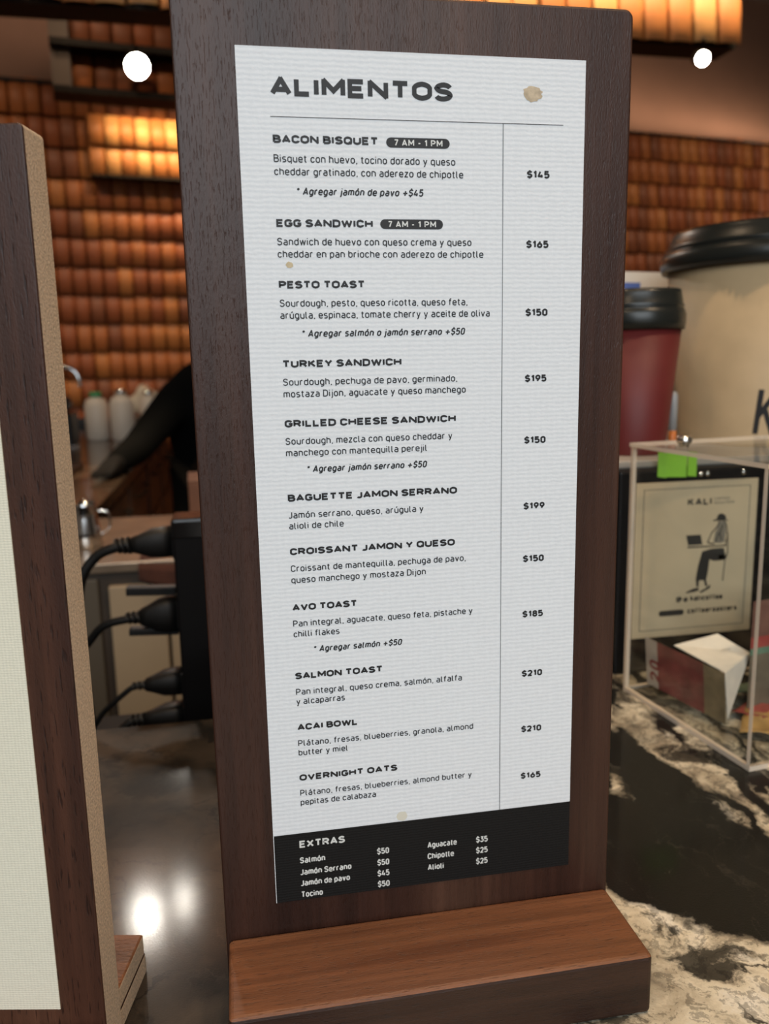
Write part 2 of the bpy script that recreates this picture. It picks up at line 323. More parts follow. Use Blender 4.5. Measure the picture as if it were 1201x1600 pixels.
# ------------------------------------------------------------------ stroke lettering (drawn glyphs, no font file)
X = .72; Wd = .44; R = .2
def RRc(x0, y0, x1, y1, r): return ('c', [(x0, (y0+y1)/2), (x0, y1, r), (x1, y1, r), (x1, y0, r), (x0, y0, r)])
G = {
 'a': (Wd, [[(.05, X), (Wd, X, R), (Wd, 0)], [(Wd, .40), (0, .40, .18), (0, 0, .18), (Wd, 0)]]),
 'b': (Wd, [[(0, 1), (0, 0)], RRc(0, 0, Wd, X, R)]),
 'c': (.40, [[(.40, .56), (.40, X, .17), (0, X, R), (0, 0, R), (.40, 0, .17), (.40, .16)]]),
 'd': (Wd, [[(Wd, 1), (Wd, 0)], RRc(0, 0, Wd, X, R)]),
 'e': (Wd, [[(0, .35), (Wd, .35), (Wd, X, R), (0, X, R), (0, 0, R), (Wd, 0, .1), (Wd-.02, .1)]]),
 'f': (.28, [[(.30, 1), (.10, 1, .16), (.10, 0)], [(-.03, X), (.28, X)]]),
 'g': (Wd, [RRc(0, 0, Wd, X, R), [(Wd, X), (Wd, -.27, R), (.05, -.27)]]),
 'h': (Wd, [[(0, 1), (0, 0)], [(0, X), (Wd, X, R), (Wd, 0)]]),
 'i': (.03, [[(0, X), (0, 0)], [(0, .93), (0, 1.03)]]),
 'j': (.10, [[(.10, X), (.10, -.27, .14), (-.04, -.27)], [(.10, .93), (.10, 1.03)]]),
 'k': (.40, [[(0, 1), (0, 0)], [(.38, X), (0, .28)], [(.15, .40), (.41, 0)]]),
 'l': (.15, [[(0, 1), (0, 0, .14), (.15, 0)]]),
 'm': (.72, [[(0, X), (0, 0)], [(0, X), (.36, X, .17), (.36, 0)], [(.30, X), (.72, X, .17), (.72, 0)]]),
 'n': (Wd, [[(0, X), (0, 0)], [(0, X), (Wd, X, R), (Wd, 0)]]),
 'o': (Wd, [RRc(0, 0, Wd, X, R)]),
 'p': (Wd, [[(0, X), (0, -.27)], RRc(0, 0, Wd, X, R)]),
 'q': (Wd, [[(Wd, X), (Wd, -.27)], RRc(0, 0, Wd, X, R)]),
 'r': (.28, [[(0, X), (0, 0)], [(0, .48), (0, X, .17), (.28, X)]]),
 's': (.40, [[(.38, X), (0, X, .16), (0, .37, .16), (.40, .37, .16), (.40, 0, .16), (0, 0)]]),
 't': (.28, [[(.10, .95), (.10, 0, .14), (.28, 0)], [(-.03, X), (.27, X)]]),
 'u': (Wd, [[(0, X), (0, 0, R), (Wd, 0)], [(Wd, X), (Wd, 0)]]),
 'v': (.44, [[(0, X), (.22, 0), (.44, X)]]),
 'w': (.68, [[(0, X), (.17, 0), (.34, X), (.51, 0), (.68, X)]]),
 'x': (.42, [[(0, X), (.42, 0)], [(.42, X), (0, 0)]]),
 'y': (.44, [[(0, X), (.23, 0)], [(.44, X), (.14, -.27), (.04, -.27)]]),
 'z': (.40, [[(0, X), (.40, X), (0, 0), (.40, 0)]]),
 'A': (.60, [[(0, 0), (.30, 1), (.60, 0)], [(.10, .27), (.50, .27)]]),
 'B': (.52, [[(0, 0), (0, 1), (.48, 1, .2), (.48, .53, .2), (0, .53)], [(.3, .53), (.53, .53, .2), (.53, 0, .2), (0, 0)]]),
 'C': (.52, [[(.52, .75), (.52, 1, .24), (0, 1, .24), (0, 0, .24), (.52, 0, .24), (.52, .25)]]),
 'D': (.54, [[(0, 0), (0, 1), (.54, 1, .28), (.54, 0, .28), (0, 0), (0, .1)]]),
 'E': (.48, [[(.48, 1), (0, 1), (0, 0), (.48, 0)], [(0, .52), (.42, .52)]]),
 'G': (.54, [[(.52, .78), (.52, 1, .24), (0, 1, .24), (0, 0, .24), (.54, 0, .24), (.54, .45), (.28, .45)]]),
 'H': (.56, [[(0, 0), (0, 1)], [(.56, 0), (.56, 1)], [(0, .52), (.56, .52)]]),
 'I': (.03, [[(.01, 0), (.01, 1)]]),
 'J': (.36, [[(.36, 1), (.36, 0, .2), (0, 0, .18), (0, .12)]]),
 'K': (.54, [[(0, 0), (0, 1)], [(.50, 1), (0, .38)], [(.18, .56), (.54, 0)]]),
 'L': (.44, [[(0, 1), (0, 0), (.44, 0)]]),
 'M': (.68, [[(0, 0), (0, 1), (.34, .30), (.68, 1), (.68, 0)]]),
 'N': (.58, [[(0, 0), (0, 1), (.58, 0), (.58, 1)]]),
 'O': (.58, [RRc(0, 0, .58, 1, .28)]),
 'P': (.52, [[(0, 0), (0, 1), (.52, 1, .24), (.52, .44, .24), (0, .44)]]),
 'Q': (.58, [RRc(0, 0, .58, 1, .28), [(.36, .26), (.62, -.04)]]),
 'R': (.54, [[(0, 0), (0, 1), (.52, 1, .24), (.52, .46, .24), (0, .46)], [(.28, .46), (.54, 0)]]),
 'S': (.52, [[(.50, .80), (.50, 1, .2), (0, 1, .24), (0, .52, .24), (.52, .52, .24), (.52, 0, .24), (0, 0, .2), (0, .18)]]),
 'T': (.54, [[(0, 1), (.54, 1)], [(.27, 1), (.27, 0)]]),
 'U': (.54, [[(0, 1), (0, 0, .26), (.54, 0, .26), (.54, 1)]]),
 'V': (.58, [[(0, 1), (.29, 0), (.58, 1)]]),
 'W': (.86, [[(0, 1), (.215, 0), (.43, .9), (.645, 0), (.86, 1)]]),
 'X': (.58, [[(0, 0), (.58, 1)], [(0, 1), (.58, 0)]]),
 'Y': (.56, [[(0, 1), (.28, .45), (.56, 1)], [(.28, .45), (.28, 0)]]),
 '0': (.44, [RRc(0, 0, .44, 1, .21)]),
 '1': (.24, [[(0, .76), (.20, 1), (.20, 0)]]),
 '2': (.44, [[(0, .78), (0, 1, .2), (.44, 1, .22), (.44, .55, .18), (0, 0), (.46, 0)]]),
 '3': (.44, [[(.02, 1), (.42, 1), (.18, .60), (.44, .60, .2), (.44, 0, .22), (0, 0, .2), (0, .2)]]),
 '4': (.50, [[(.22, 1), (0, .22), (.52, .22)], [(.38, .50), (.38, 0)]]),
 '5': (.44, [[(.42, 1), (.03, 1), (.01, .55), (.14, .62), (.44, .62, .2), (.44, 0, .22), (0, 0, .2), (0, .17)]]),
 '6': (.44, [RRc(0, 0, .44, .62, .21), [(.02, .40), (.30, 1)]]),
 '7': (.44, [[(0, 1), (.44, 1), (.15, 0)]]),
 '8': (.44, [RRc(0, 0, .44, .54, .2), RRc(.02, .54, .42, 1, .2)]),
 '9': (.44, [RRc(0, .38, .44, 1, .21), [(.42, .60), (.14, 0)]]),
 '$': (.46, [[(.45, .82), (.45, .95, .16), (0, .95, .2), (0, .52, .2), (.46, .52, .2), (.46, .05, .2), (0, .05, .16), (0, .2)], [(.23, 1.22), (.23, .85)], [(.23, .15), (.23, -.20)]]),
 '*': (.30, [[(.15, 1), (.15, .66)], [(0, .92), (.30, .74)], [(.30, .92), (0, .74)]]),
 '+': (.62, [[(0, .40), (.62, .40)], [(.31, .78), (.31, .02)]]),
 '-': (.28, [[(0, .42), (.28, .42)]]),
 ',': (.05, [[(.05, .05), (.01, -.16)]]),
 '@': (.8, [RRc(.25, .25, .55, .65, .14), [(.57, .65), (.57, .28), (.78, .28, .1), (.78, 1, .3), (0, 1, .3), (0, -.1, .3), (.6, -.1)]]),
}
ACC = {'á': 'a', 'é': 'e', 'í': 'i', 'ó': 'o', 'ú': 'u'}
def roundpath(pts, closed):
    n = len(pts); out = []
    for i, p_ in enumerate(pts):
        r = p_[2] if len(p_) > 2 else 0
        if r <= 0 or (not closed and i in (0, n-1)): out.append((p_[0], p_[1])); continue
        a = Vector(pts[(i-1) % n][:2]); b_ = Vector(pts[(i+1) % n][:2]); c = Vector(p_[:2])
        da, db = (a-c), (b_-c); la, lb = da.length, db.length
        rr_ = min(r, la*(.5 if len(pts[(i-1) % n]) > 2 else 1), lb*(.5 if len(pts[(i+1) % n]) > 2 else 1))
        s, e = c+da/la*rr_, c+db/lb*rr_
        for k in range(6):
            t = k/5; q = (1-t)**2*s+2*t*(1-t)*(c*.62+(s+e)*.19)+t*t*e
            # push toward a circular corner
            out.append((q.x, q.y))
    res = [out[0]]
    for q in out[1:]:
        if (Vector(q)-Vector(res[-1])).length > 1e-4: res.append(q)
    if closed and (Vector(res[0])-Vector(res[-1])).length < 1e-4: res.pop()
    return res
def glyph_strokes(ch):
    acc = ACC.get(ch); base = acc or ch
    w, ps = G[base]; o = []
    for k, p_ in enumerate(ps):
        if ch == 'í' and k == 1: continue
        cl = isinstance(p_, tuple); o.append((roundpath(p_[1] if cl else p_, cl), cl))
    if acc:
        cx = w/2; o.append(([(cx-.03, .86), (cx+.12, 1.06)], False))
    return w, o
LAYER = [0]      # ink strokes that cross lie a few microns apart, never coplanar
def stroke(bm, pts, closed, th, f):
    if not closed:      # sharp turns are drawn as two overlapping strokes
        for i in range(1, len(pts)-1):
            a, b_, c = (Vector(q) for q in pts[i-1:i+2])
            if (b_-a).normalized().dot((c-b_).normalized()) < -.15:
                e0 = b_+(b_-a).normalized()*th*.28; e1 = b_-(c-b_).normalized()*th*.28
                stroke(bm, list(pts[:i])+[tuple(e0)], False, th, f)
                stroke(bm, [tuple(e1)]+list(pts[i+1:]), False, th, f)
                return
    LAYER[0] = (LAYER[0]+1) % 5
    n = len(pts); P = [Vector(q) for q in pts]; L = []; Rr = []
    for i in range(n):
        if closed: d0 = (P[i]-P[i-1]).normalized(); d1 = (P[(i+1) % n]-P[i]).normalized()
        else:
            d0 = (P[i]-P[i-1]).normalized() if i else (P[1]-P[0]).normalized()
            d1 = (P[i+1]-P[i]).normalized() if i < n-1 else d0
        n0 = Vector((-d0.y, d0.x)); n1 = Vector((-d1.y, d1.x)); m_ = n0+n1
        if m_.length < .3: m_ = n0.copy()
        m_.normalize(); k = th/2/max(.72, m_.dot(n0))
        L.append(P[i]+m_*k); Rr.append(P[i]-m_*k)
    vl = [bm.verts.new(f(q)) for q in L]; vr = [bm.verts.new(f(q)) for q in Rr]
    for i in range(n if closed else n-1):
        j = (i+1) % n
        bm.faces.new((vl[i], vr[i], vr[j], vl[j]))
def text(bm, s, x0, z0, width, cap, th=.12, track=.16, sx=1.0, slant=0, y=0, fmap=None, sp=.30):
    """draws s on the plane y; fits it to width; cap = capital height in metres"""
    adv = 0; items = []
    for ch in s:
        if ch == ' ': adv += sp+track*.4; continue
        w, st = glyph_strokes(ch); items.append((adv, st)); adv += w*sx+th+track
    tot = adv-track
    k = width/(tot) if width else cap
    for ax, st in items:
        for pts, cl in st:
            q = [((ax+th/2+u*sx)*k/cap, th/2+v*(1-th)) for u, v in pts]
            # keep stroke width equal in both directions: work in cap units
            q = [(u+v*slant, v) for u, v in q]
            F = fmap or (lambda a, b_: (x0+a, y-LAYER[0]*8e-6, z0+b_))
            stroke(bm, q, cl, th, lambda c: F(c.x*cap, c.y*cap))
def rpill(bm, x0, x1, z0, z1, y, n=8):
    r = (z1-z0)/2; pts = []
    for i in range(n+1): a = -PI/2+PI*i/n; pts.append((x1-r+r*math.cos(a), (z0+z1)/2+r*math.sin(a)))
    for i in range(n+1): a = PI/2+PI*i/n; pts.append((x0+r+r*math.cos(a), (z0+z1)/2+r*math.sin(a)))
    bm.faces.new([bm.verts.new((a, y, b_)) for a, b_ in pts])
def poly(bm, pts, f):
    fc = bm.faces.new([bm.verts.new(f(a, b_)) for a, b_ in pts]); return fc
def blob(bm, cx, cz, rx, rz, y, n=18, j=.2):
    rnd = random.Random(int(cx*1e5))
    bm.faces.new([bm.verts.new((cx+rx*(1+rnd.uniform(-j, j))*math.cos(2*PI*i/n), y, cz+rz*(1+rnd.uniform(-j, j))*math.sin(2*PI*i/n))) for i in range(n)])

# ================================================================== SETTING
FL = -1.05
struct(box('floor', -4, 9, -4, 8, FL-.05, FL, FLOORM), 'dark stone floor', 'floor')
struct(box('ceiling', -4, 9, .9, 8, 3.2, 3.3, DARKCEIL), 'dark brown ceiling above the bar', 'ceiling')
# back wall turned 9.7 degrees
WA = math.radians(9.7); WO = Vector((-.7055, 5.5705, 0))
wall = empty('wall_back', WO, WA)
struct(wall, 'back wall clad in rows of orange clay barrel tiles', 'wall')
box('plaster', -3.2, 9, .06, .16, FL, 3.2, PLASTER, wall)
ROW = .1815; Z0 = .050; TW = .0955
def tile_mesh(mi, seg=5, L=.215, tw=TW*1.03, out=.034, name='roof_tile'):
    bm = bmesh.new(); r = tw/2; th = .009; rings = []
    for (z, yo) in ((0, -out), (L, -.006)):
        for rad in (r, r-th):
            rings.append([bm.verts.new((rad*math.cos(PI*i/seg)*.99, yo-rad*math.sin(PI*i/seg)*.40, z)) for i in range(seg+1)])
    o0, i0, o1, i1 = rings
    for i in range(seg):
        f = bm.faces.new((o0[i], o1[i], o1[i+1], o0[i+1])); f.smooth = True
        bm.faces.new((i0[i+1], i1[i+1], i1[i], i0[i])); bm.faces.new((o0[i+1], i0[i+1], i0[i], o0[i])); bm.faces.new((o1[i], i1[i], i1[i+1], o1[i+1]))
    for i in (0, seg): bm.faces.new((o0[i], i0[i], i1[i], o1[i]))
    me = bpy.data.meshes.new(name); bmesh.ops.recalc_face_normals(bm, faces=bm.faces[:]); bm.to_mesh(me); bm.free(); me.materials.append(TILES[mi]); return me
TM = [tile_mesh(i) for i in range(5)]
rt = random.Random(3)
def put_tile(parent, u, z, yo=0, pick=None):
    me = TM[pick if pick is not None else rt.choice((0, 0, 1, 2, 2, 3))]
    o = bpy.data.objects.new('roof_tile', me); COL.objects.link(o); o.parent = parent
    o.location = (u+rt.uniform(-.003, .003), yo-rt.uniform(0, .006), z+rt.uniform(-.006, .004)); o.rotation_euler = (0, rt.uniform(-.012, .012), 0)
    return o
stuff = bmesh.new()
def stuff_tile(bm, u, z, yo=0, seg=4):
    r = TW/2; mi = rt.choice((0, 0, 1, 2, 2, 3)); rg = []
    for (zz, y_) in ((0, -.034), (.215, -.006)):
        rg.append([bm.verts.new((u+r*math.cos(PI*i/seg), yo+y_-r*math.sin(PI*i/seg)*.40, z+zz)) for i in range(seg+1)])
    for i in range(seg):
        f = bm.faces.new((rg[0][i], rg[1][i], rg[1][i+1], rg[0][i+1])); f.smooth = True; f.material_index = mi
for k in range(-5, 11):
    z = Z0+ROW*k
    n = 0
    u = -3.0
    while u < 8.4:
        indiv = (k >= 0 and -.85 < u < .62) or (k >= 5 and 3.85 < u < 5.35)
        behind = 0 if not (8 <= k <= 9 and -.11 < u < 1.35) else 1
        if behind: pass
        elif indiv: put_tile(wall, u, z)
        else: stuff_tile(stuff, u, z)
        u += TW
st = new_ob('roof_tile_field', stuff, TILES, wall); st['kind'] = 'stuff'
box('wall_base', -3.2, 9, -.06, .06, FL, Z0-ROW*5, METAL_D, wall)
box('cap_batten', -3.2, 9, -.045, .06, Z0+ROW*11+.002, Z0+ROW*11+.022, METAL_D, wall)
# low black backsplash box along the wall foot
pan = empty('lit_tile_patch', WO, WA)  # wall tiles stepped forward and lightened to imitate a bright pool of light
tag(pan, 'wall tiles set forward and lightened in colour as a brightly lit patch, two rows high', 'wall panel')
box('backing', -.115, 1.40, -.10, .055, Z0+ROW*8+.005, Z0+ROW*10-.005, TILE_BACK, pan)
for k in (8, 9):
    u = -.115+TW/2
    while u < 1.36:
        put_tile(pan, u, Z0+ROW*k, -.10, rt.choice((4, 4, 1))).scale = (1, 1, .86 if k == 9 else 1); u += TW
box('lower_rail', -.115, 1.40, -.165, -.095, Z0+ROW*8-.012, Z0+ROW*8+.001, METAL_D, pan)
# hanging tiled frame
fr = empty('hanging_tile_frame', (-.4482, 3.9997, 0), WA)
tag(fr, 'dark metal frame holding two rows of dim clay tiles below the bulkhead', 'tile frame')
FT = 1.98
for zz in (1.755, 1.555): box('shelf', -.285, 1.5, -.10, .06, zz-.016, zz+.012, METAL_D, fr)
box('top_rail', -.285, 1.5, -.08, .06, FT-.02, FT, METAL_D, fr)
box('end_post', -.285, -.20, -.06, .06, 1.54, FT, simple('grey_brown_post', (.10, .07, .055), .6), fr)
box('end_post', 1.46, 1.5, -.06, .06, 1.54, FT, METAL_D, fr)
box('backing', -.20, 1.46, .03, .055, 1.56, FT-.02, TILE_BACK, fr)
for zz in (1.568, 1.768):
    u = -.15
    while u < 1.42: put_tile(fr, u, zz, .03, rt.choice((2, 3, 3, 0))).scale = (1, .8, .87); u += TW
for u in (-.26, 1.48): box('hanger_rod', u-.008, u+.008, -.008, .008, FT, 3.2, METAL_D, fr)
# bulkhead
BA = math.radians(2.05)
bk = empty('tiled_bulkhead', (1.4849, 2.563, 0), BA)
tag(bk, 'long hanging bulkhead clad in clay tiles lightened to amber for strong light across the top', 'bulkhead')
bxh = box('carcass', -3.2, .375, 0, .125, 1.388, 1.88, METAL_D, bk)
for k in range(3):
    u = -3.15+TW/2 if k > 9 else .375-TW/2
    n = 0
    while u > -3.0 and n < 32:
        put_tile(bk, u, 1.386+.1815*k, -.001, rt.choice((4, 1, 4, 1))).scale = (1, .75, 1 if k < 2 else .6); u -= TW; n += 1  # lightest tile colours chosen, standing in for strong light on the bulkhead
for u in (-2.6, -1.0, .3): box('hanger_rod', u-.01, u+.01, .05, .07, 1.88, 3.2, METAL_D, bk)

# counters
bm = bmesh.new()
pts = [(-1.6, -.9), (1.9, -.9), (1.9, .85), (.06, .85), (.06, .332), (-1.6, .332)]
lo = [bm.verts.new((x, y, -.04)) for x, y in pts]; hi = [bm.verts.new((x, y, 0)) for x, y in pts]
bm.faces.new(hi); bm.faces.new(lo[::-1])
for i in range(6): bm.faces.new((lo[i], lo[(i+1) % 6], hi[(i+1) % 6], hi[i]))
bmesh.ops.bevel(bm, geom=[e for e in bm.edges if all(v.co.z > -.01 for v in e.verts)], offset=.003, segments=2, affect='EDGES')
ctr = tag(new_ob('marble_counter', bm, MARBLE), 'polished black marble counter top with cream veins under the menu stands', 'counter')
bs = empty('counter_cabinet', (0, 0, 0)); tag(bs, 'dark base cabinet carrying the marble counter', 'cabinet')
box('body', -1.55, 1.85, -.80, .30, FL+.0, -.04, METAL_D, bs); box('body', .09, 1.85, .30, .82, FL, -.04, METAL_D, bs)

# back worktop: runs in depth along the left
WT = -.08
wk = empty('back_worktop', (0, 0, 0)); tag(wk, 'long dark glossy worktop running back to the tiled wall behind the stands', 'worktop')
WTM = simple('brown_glossy_stone', (.07, .045, .03), .16, noise=.6, nscale=5)
box('worktop_slab', -2.2, -.375, 1.45, 4.98, WT-.045, WT, WTM, wk, bev=.004)
bfc = simple('brown_cabinet_front', (.085, .04, .024), .45, noise=.3, nscale=6)
box('carcass', -2.2, -.40, 1.47, 4.96, FL, WT-.045, METAL_D, wk)
for i in range(5):
    y0 = 1.5+i*.68
    d = box('drawer_front', -.40, -.385, y0, y0+.59, WT-.30, WT-.065, bfc, wk, bev=.003)
    bm = bmesh.new(); tube(bm, [(-.386, y0+.12, WT-.12), (-.36, y0+.12, WT-.12), (-.36, y0+.47, WT-.12), (-.385, y0+.47, WT-.12)], .006, 8)
    new_ob('handle', bm, METAL_D, d)
    box('door', -.40, -.385, y0, y0+.59, FL+.1, WT-.32, bfc, wk, bev=.003)
spl = tag(box('backsplash_ledge', -2.4, 1.2, 0, .12, WT-.05, WT+.055, simple('black_stone_ledge', (.01, .009, .009), .3), None), 'low black ledge at the foot of the tiled wall', 'ledge')
spl.location = (-.62, 5.30, 0); spl.rotation_euler = (0, 0, WA)

# near low cabinet with cream doors
cb = empty('low_cabinet', (0, 0, 0)); tag(cb, 'low cabinet with dark frame and cream doors behind the plugs', 'cabinet')
CY = 1.06
box('frame', -.34, .55, CY, CY+.42, FL, -.035, simple('dark_brown_frame', (.06, .042, .028), .5), cb, bev=.002)
box('steel_top', -.345, .56, CY-.012, CY+.43, -.035, -.018, simple('brushed_worn_steel', (.36, .27, .19), .3, .5, noise=.25, nscale=14), cb, bev=.002)
for i, (a, b_) in enumerate(((-.208, -.115), (-.110, .06), (.065, .24))):
    d = box('door', a, b_, CY-.014, CY+.002, FL+.08, -.058, CREAMP, cb, bev=.003)
    if i: box('door_inset', a+.02, b_-.02, CY-.017, CY-.012, FL+.12, -.095, simple('cream_inset', (.50, .38, .24), .5), d, bev=.002)
box('side_post', -.262, -.225, CY-.010, CY+.002, FL+.02, -.045, simple('olive_brown_post', (.12, .095, .065), .5), cb, bev=.002)

# brown cloth draped over the cabinet edge
bm = bmesh.new()
rows = []
for i in range(9):
    t = i/8; row = []
    for j in range(9):
        s_ = j/8
        if i < 4: x, y, z = -.155+.13*s_, CY+.10-.028*i, -.0155+.002*math.sin(5*s_+i)
        else:
            k = (i-3)/5; x = -.155+.13*s_; y = CY-.022-.004*math.sin(9*s_+2); z = -.018-.085*k*(.35+.65*s_)
        row.append(bm.verts.new((x, y, z)))
    rows.append(row)
for i in range(8):
    for j in range(8):
        f = bm.faces.new((rows[i][j], rows[i+1][j], rows[i+1][j+1], rows[i][j+1])); f.smooth = True
cl = new_ob('cleaning_cloth', bm, simple('reddish_brown_cloth', (.085, .028, .016), .85, noise=.2, nscale=40))
sm = cl.modifiers.new('thick', 'SOLIDIFY'); sm.thickness = .002; sm.offset = 1
tag(cl, 'reddish brown cloth draped over the edge of the low cabinet', 'cloth')
# brown carton on the cabinet
ct = empty('brown_carton', (.02, CY+.25, -.018), .05); tag(ct, 'brown cardboard carton behind the black plug tower', 'box')
box('body', -.10, .14, -.07, .07, 0, .105, simple('brown_cardboard', (.20, .085, .045), .7, noise=.1, nscale=30), ct, bev=.002)
box('flap', -.10, .14, -.07, -.002, .105, .108, simple('brown_cardboard_flap', (.22, .095, .05), .7), ct); box('flap', -.10, .14, .002, .07, .105, .108, simple('brown_cardboard_flap_b', (.20, .085, .045), .7), ct)
# shiny steel jug lying as the bright streak on the cabinet top
bm = bmesh.new(); bmt = [(.0, 0), (.026, 0), (.028, .004), (.026, .03), (.021, .055), (.019, .075), (.022, .083), (.0205, .083), (.017, .074), (.0, .01)]
lathe(bm, bmt, 32)
jug = empty('milk_jug', (-.262, CY+.14, -.018)); tag(jug, 'small polished steel milk jug on the low cabinet edge', 'jug')
new_ob('body', bm, CHROME, jug)
bm = bmesh.new(); tube(bm, bez([(.021, 0, .066), (.040, 0, .062), (.042, 0, .035), (.026, 0, .022)], 6), .0022, 8); new_ob('handle', bm, CHROME, jug)

# ================================================================== MENU STANDS
def rounded_board(name, x0, x1, y0, y1, z0, z1, r, m, parent, bev=.0012, sides=None):
    bm = bmesh.new(); n = 5; pts = [(x0, z0), (x1, z0)]
    for i in range(n+1): a = PI/2*i/n; pts.append((x1-r+r*math.cos(a), z1-r+r*math.sin(a)))
    for i in range(n+1): a = PI/2+PI/2*i/n; pts.append((x0+r+r*math.cos(a), z1-r+r*math.sin(a)))
    A = [bm.verts.new((a, y0, b_)) for a, b_ in pts]; B = [bm.verts.new((a, y1, b_)) for a, b_ in pts]
    bm.faces.new(A); bm.faces.new(B[::-1])
    for i in range(len(pts)):
        j = (i+1) % len(pts); f = bm.faces.new((A[j], A[i], B[i], B[j]))
        if sides is not None: f.material_index = 1
    bmesh.ops.recalc_face_normals(bm, faces=bm.faces[:])
    fr_ = [e for e in bm.edges if len({round(v.co.y, 5) for v in e.verts}) == 1]
    bmesh.ops.bevel(bm, geom=fr_, offset=bev, segments=3, profile=.5, affect='EDGES')
    return new_ob(name, bm, [m, sides] if sides is not None else m, parent)
def block(name, x0, x1, y0, y1, z0, z1, top, front, side, parent, bev=.0018):
    bm = bmesh.new(); bx(bm, x0, x1, y0, y1, z0, z1)
    bm.normal_update()
    bmesh.ops.bevel(bm, geom=bm.edges[:], offset=bev, segments=3, profile=.5, affect='EDGES'); bm.normal_update()
    for f in bm.faces:
        n = f.normal
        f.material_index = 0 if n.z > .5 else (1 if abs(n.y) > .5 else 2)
        f.smooth = False
    return new_ob(name, bm, [top, front, side], parent)

ms = empty('menu_stand', (0, 0, 0))
tag(ms, 'large dark walnut menu stand in the middle with the food and price card', 'menu stand')
board = rounded_board('upright_board', 0, .2, 0, .018, 0, .4607, .0042, WALNUT, ms)
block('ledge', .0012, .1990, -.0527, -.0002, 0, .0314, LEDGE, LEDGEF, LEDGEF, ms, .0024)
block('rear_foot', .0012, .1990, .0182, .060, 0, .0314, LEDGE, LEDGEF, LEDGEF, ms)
# card
CY0 = -.0005
bm = bmesh.new()
card_pts = (.02524, .17779, .0478, .08395, .43866)
x0, x1, zb, zk, zt = card_pts
bx(bm, x0, x1, CY0, -.00002, zk, zt)
card = new_ob('menu_card', bm, PAPER, ms); card['label'] = 'white laid paper card printed in black'
band = box('black_footer_band', x0+.0003, x1, CY0, -.00002, zb, zk-.00001, INKBAND, card); band['label'] = 'black printed strip at the foot of the card'
bm = bmesh.new(); bx(bm, x0, x0+.0003, CY0, -.00002, zb, zk-.00001); new_ob('card_edge', bm, PAPER, card)
YT = CY0-.00012
LX = .0392
def lettering(items, name, m, parent):
    bm = bmesh.new()
    for it in items: text(bm, **it)
    return new_ob(name, bm, m, parent)
def H(s, z, xe): return dict(s=s, x0=LX, z0=z, width=xe-LX, cap=.0033, th=.27, track=.15, sx=1.62, y=YT, sp=.42)
def B(s, z, xe): return dict(s=s, x0=LX, z0=z, width=xe-LX, cap=.00315, th=.148, track=.125, sx=1.05, y=YT)
def I(s, z, xe): return dict(s=s, x0=.0479, z0=z, width=xe-.0479, cap=.00315, th=.185, track=.09, sx=.92, slant=.19, y=YT)
def D(s, z): return dict(s=s, x0=.1510, z0=z, width=.0106, cap=.0033, th=.25, track=.10, sx=1.15, y=YT)
lettering([dict(s='ALIMENTOS', x0=.0388, z0=.4198, width=.0783, cap=.0076, th=.265, track=.12, sx=1.5, y=YT)], 'title_lettering', INK, card)
menu = [
 ('bacon', [H('BACON BISQUET', .4013, .0840), B('Bisquet con huevo, tocino dorado y queso', .3937, .1181), B('cheddar gratinado, con aderezo de chipotle', .3885, .1217), I('* Agregar jamón de pavo +$45', .3806, .1034)], '$145', .3891),
 ('egg', [H('EGG SANDWICH', .3675, .0809), B('Sandwich de huevo con queso crema y queso', .3600, .1254), B('cheddar en pan brioche con aderezo de chipotle', .3549, .1309)], '$165', .3592),
 ('pesto', [H('PESTO TOAST', .3420, .0768), B('Sourdough, pesto, queso ricotta, queso feta,', .3343, .1235), B('arúgula, espinaca, tomate cherry y aceite de oliva', .3292, .1340), I('* Agregar salmón o jamón serrano +$50', .3213, .1220)], '$150', .3292),
 ('turkey', [H('TURKEY SANDWICH', .3082, .0926), B('Sourdough, pechuga de pavo, germinado,', .3004, .1186), B('mostaza Dijon, aguacate y queso manchego', .2952, .1226)], '$195', .2993),
 ('cheese', [H('GRILLED CHEESE SANDWICH', .2820, .1178), B('Sourdough, mezcla con queso cheddar y', .2742, .1161), B('manchego con mantequilla perejil', .2690, .1041), I('* Agregar jamón serrano +$50', .2614, .1036)], '$150', .2706),
 ('baguette', [H('BAGUETTE JAMON SERRANO', .2484, .1182), B('Jamón serrano, queso, arúgula y', .2406, .1020), B('alioli de chile', .2356, .0643)], '$199', .2390),
 ('croissant', [H('CROISSANT JAMON Y QUESO', .2235, .1170), B('Croissant de mantequilla, pechuga de pavo,', .2156, .1224), B('queso manchego y mostaza Dijon', .2102, .1028)], '$150', .2131),
 ('avo', [H('AVO TOAST', .1969, .0695), B('Pan integral, aguacate, queso feta, pistache y', .1892, .1257), B('chilli flakes', .1841, .0608), I('* Agregar salmón +$50', .1762, .0904)], '$185', .1852),
 ('salmon', [H('SALMON TOAST', .1634, .0810), B('Pan integral, queso crema, salmón, alfalfa', .1555, .1203), B('y alcaparras', .1507, .0624)], '$210', .1545),
 ('acai', [H('ACAI BOWL', .1376, .0682), B('Plátano, fresas, blueberries, granola, almond', .1295, .1260), B('butter y miel', .1247, .0631)], '$210', .1250),
 ('oats', [H('OVERNIGHT OATS', .1116, .0872), B('Plátano, fresas, blueberries, almond butter y', .1037, .1252), B('pepitas de calabaza', .0988, .0763)], '$165', .0996),
]
for nm, items, pr, pz in menu:
    lettering(items, 'item_lettering', INK, card)
    lettering([D(pr, pz)], 'price_lettering', INK, card)
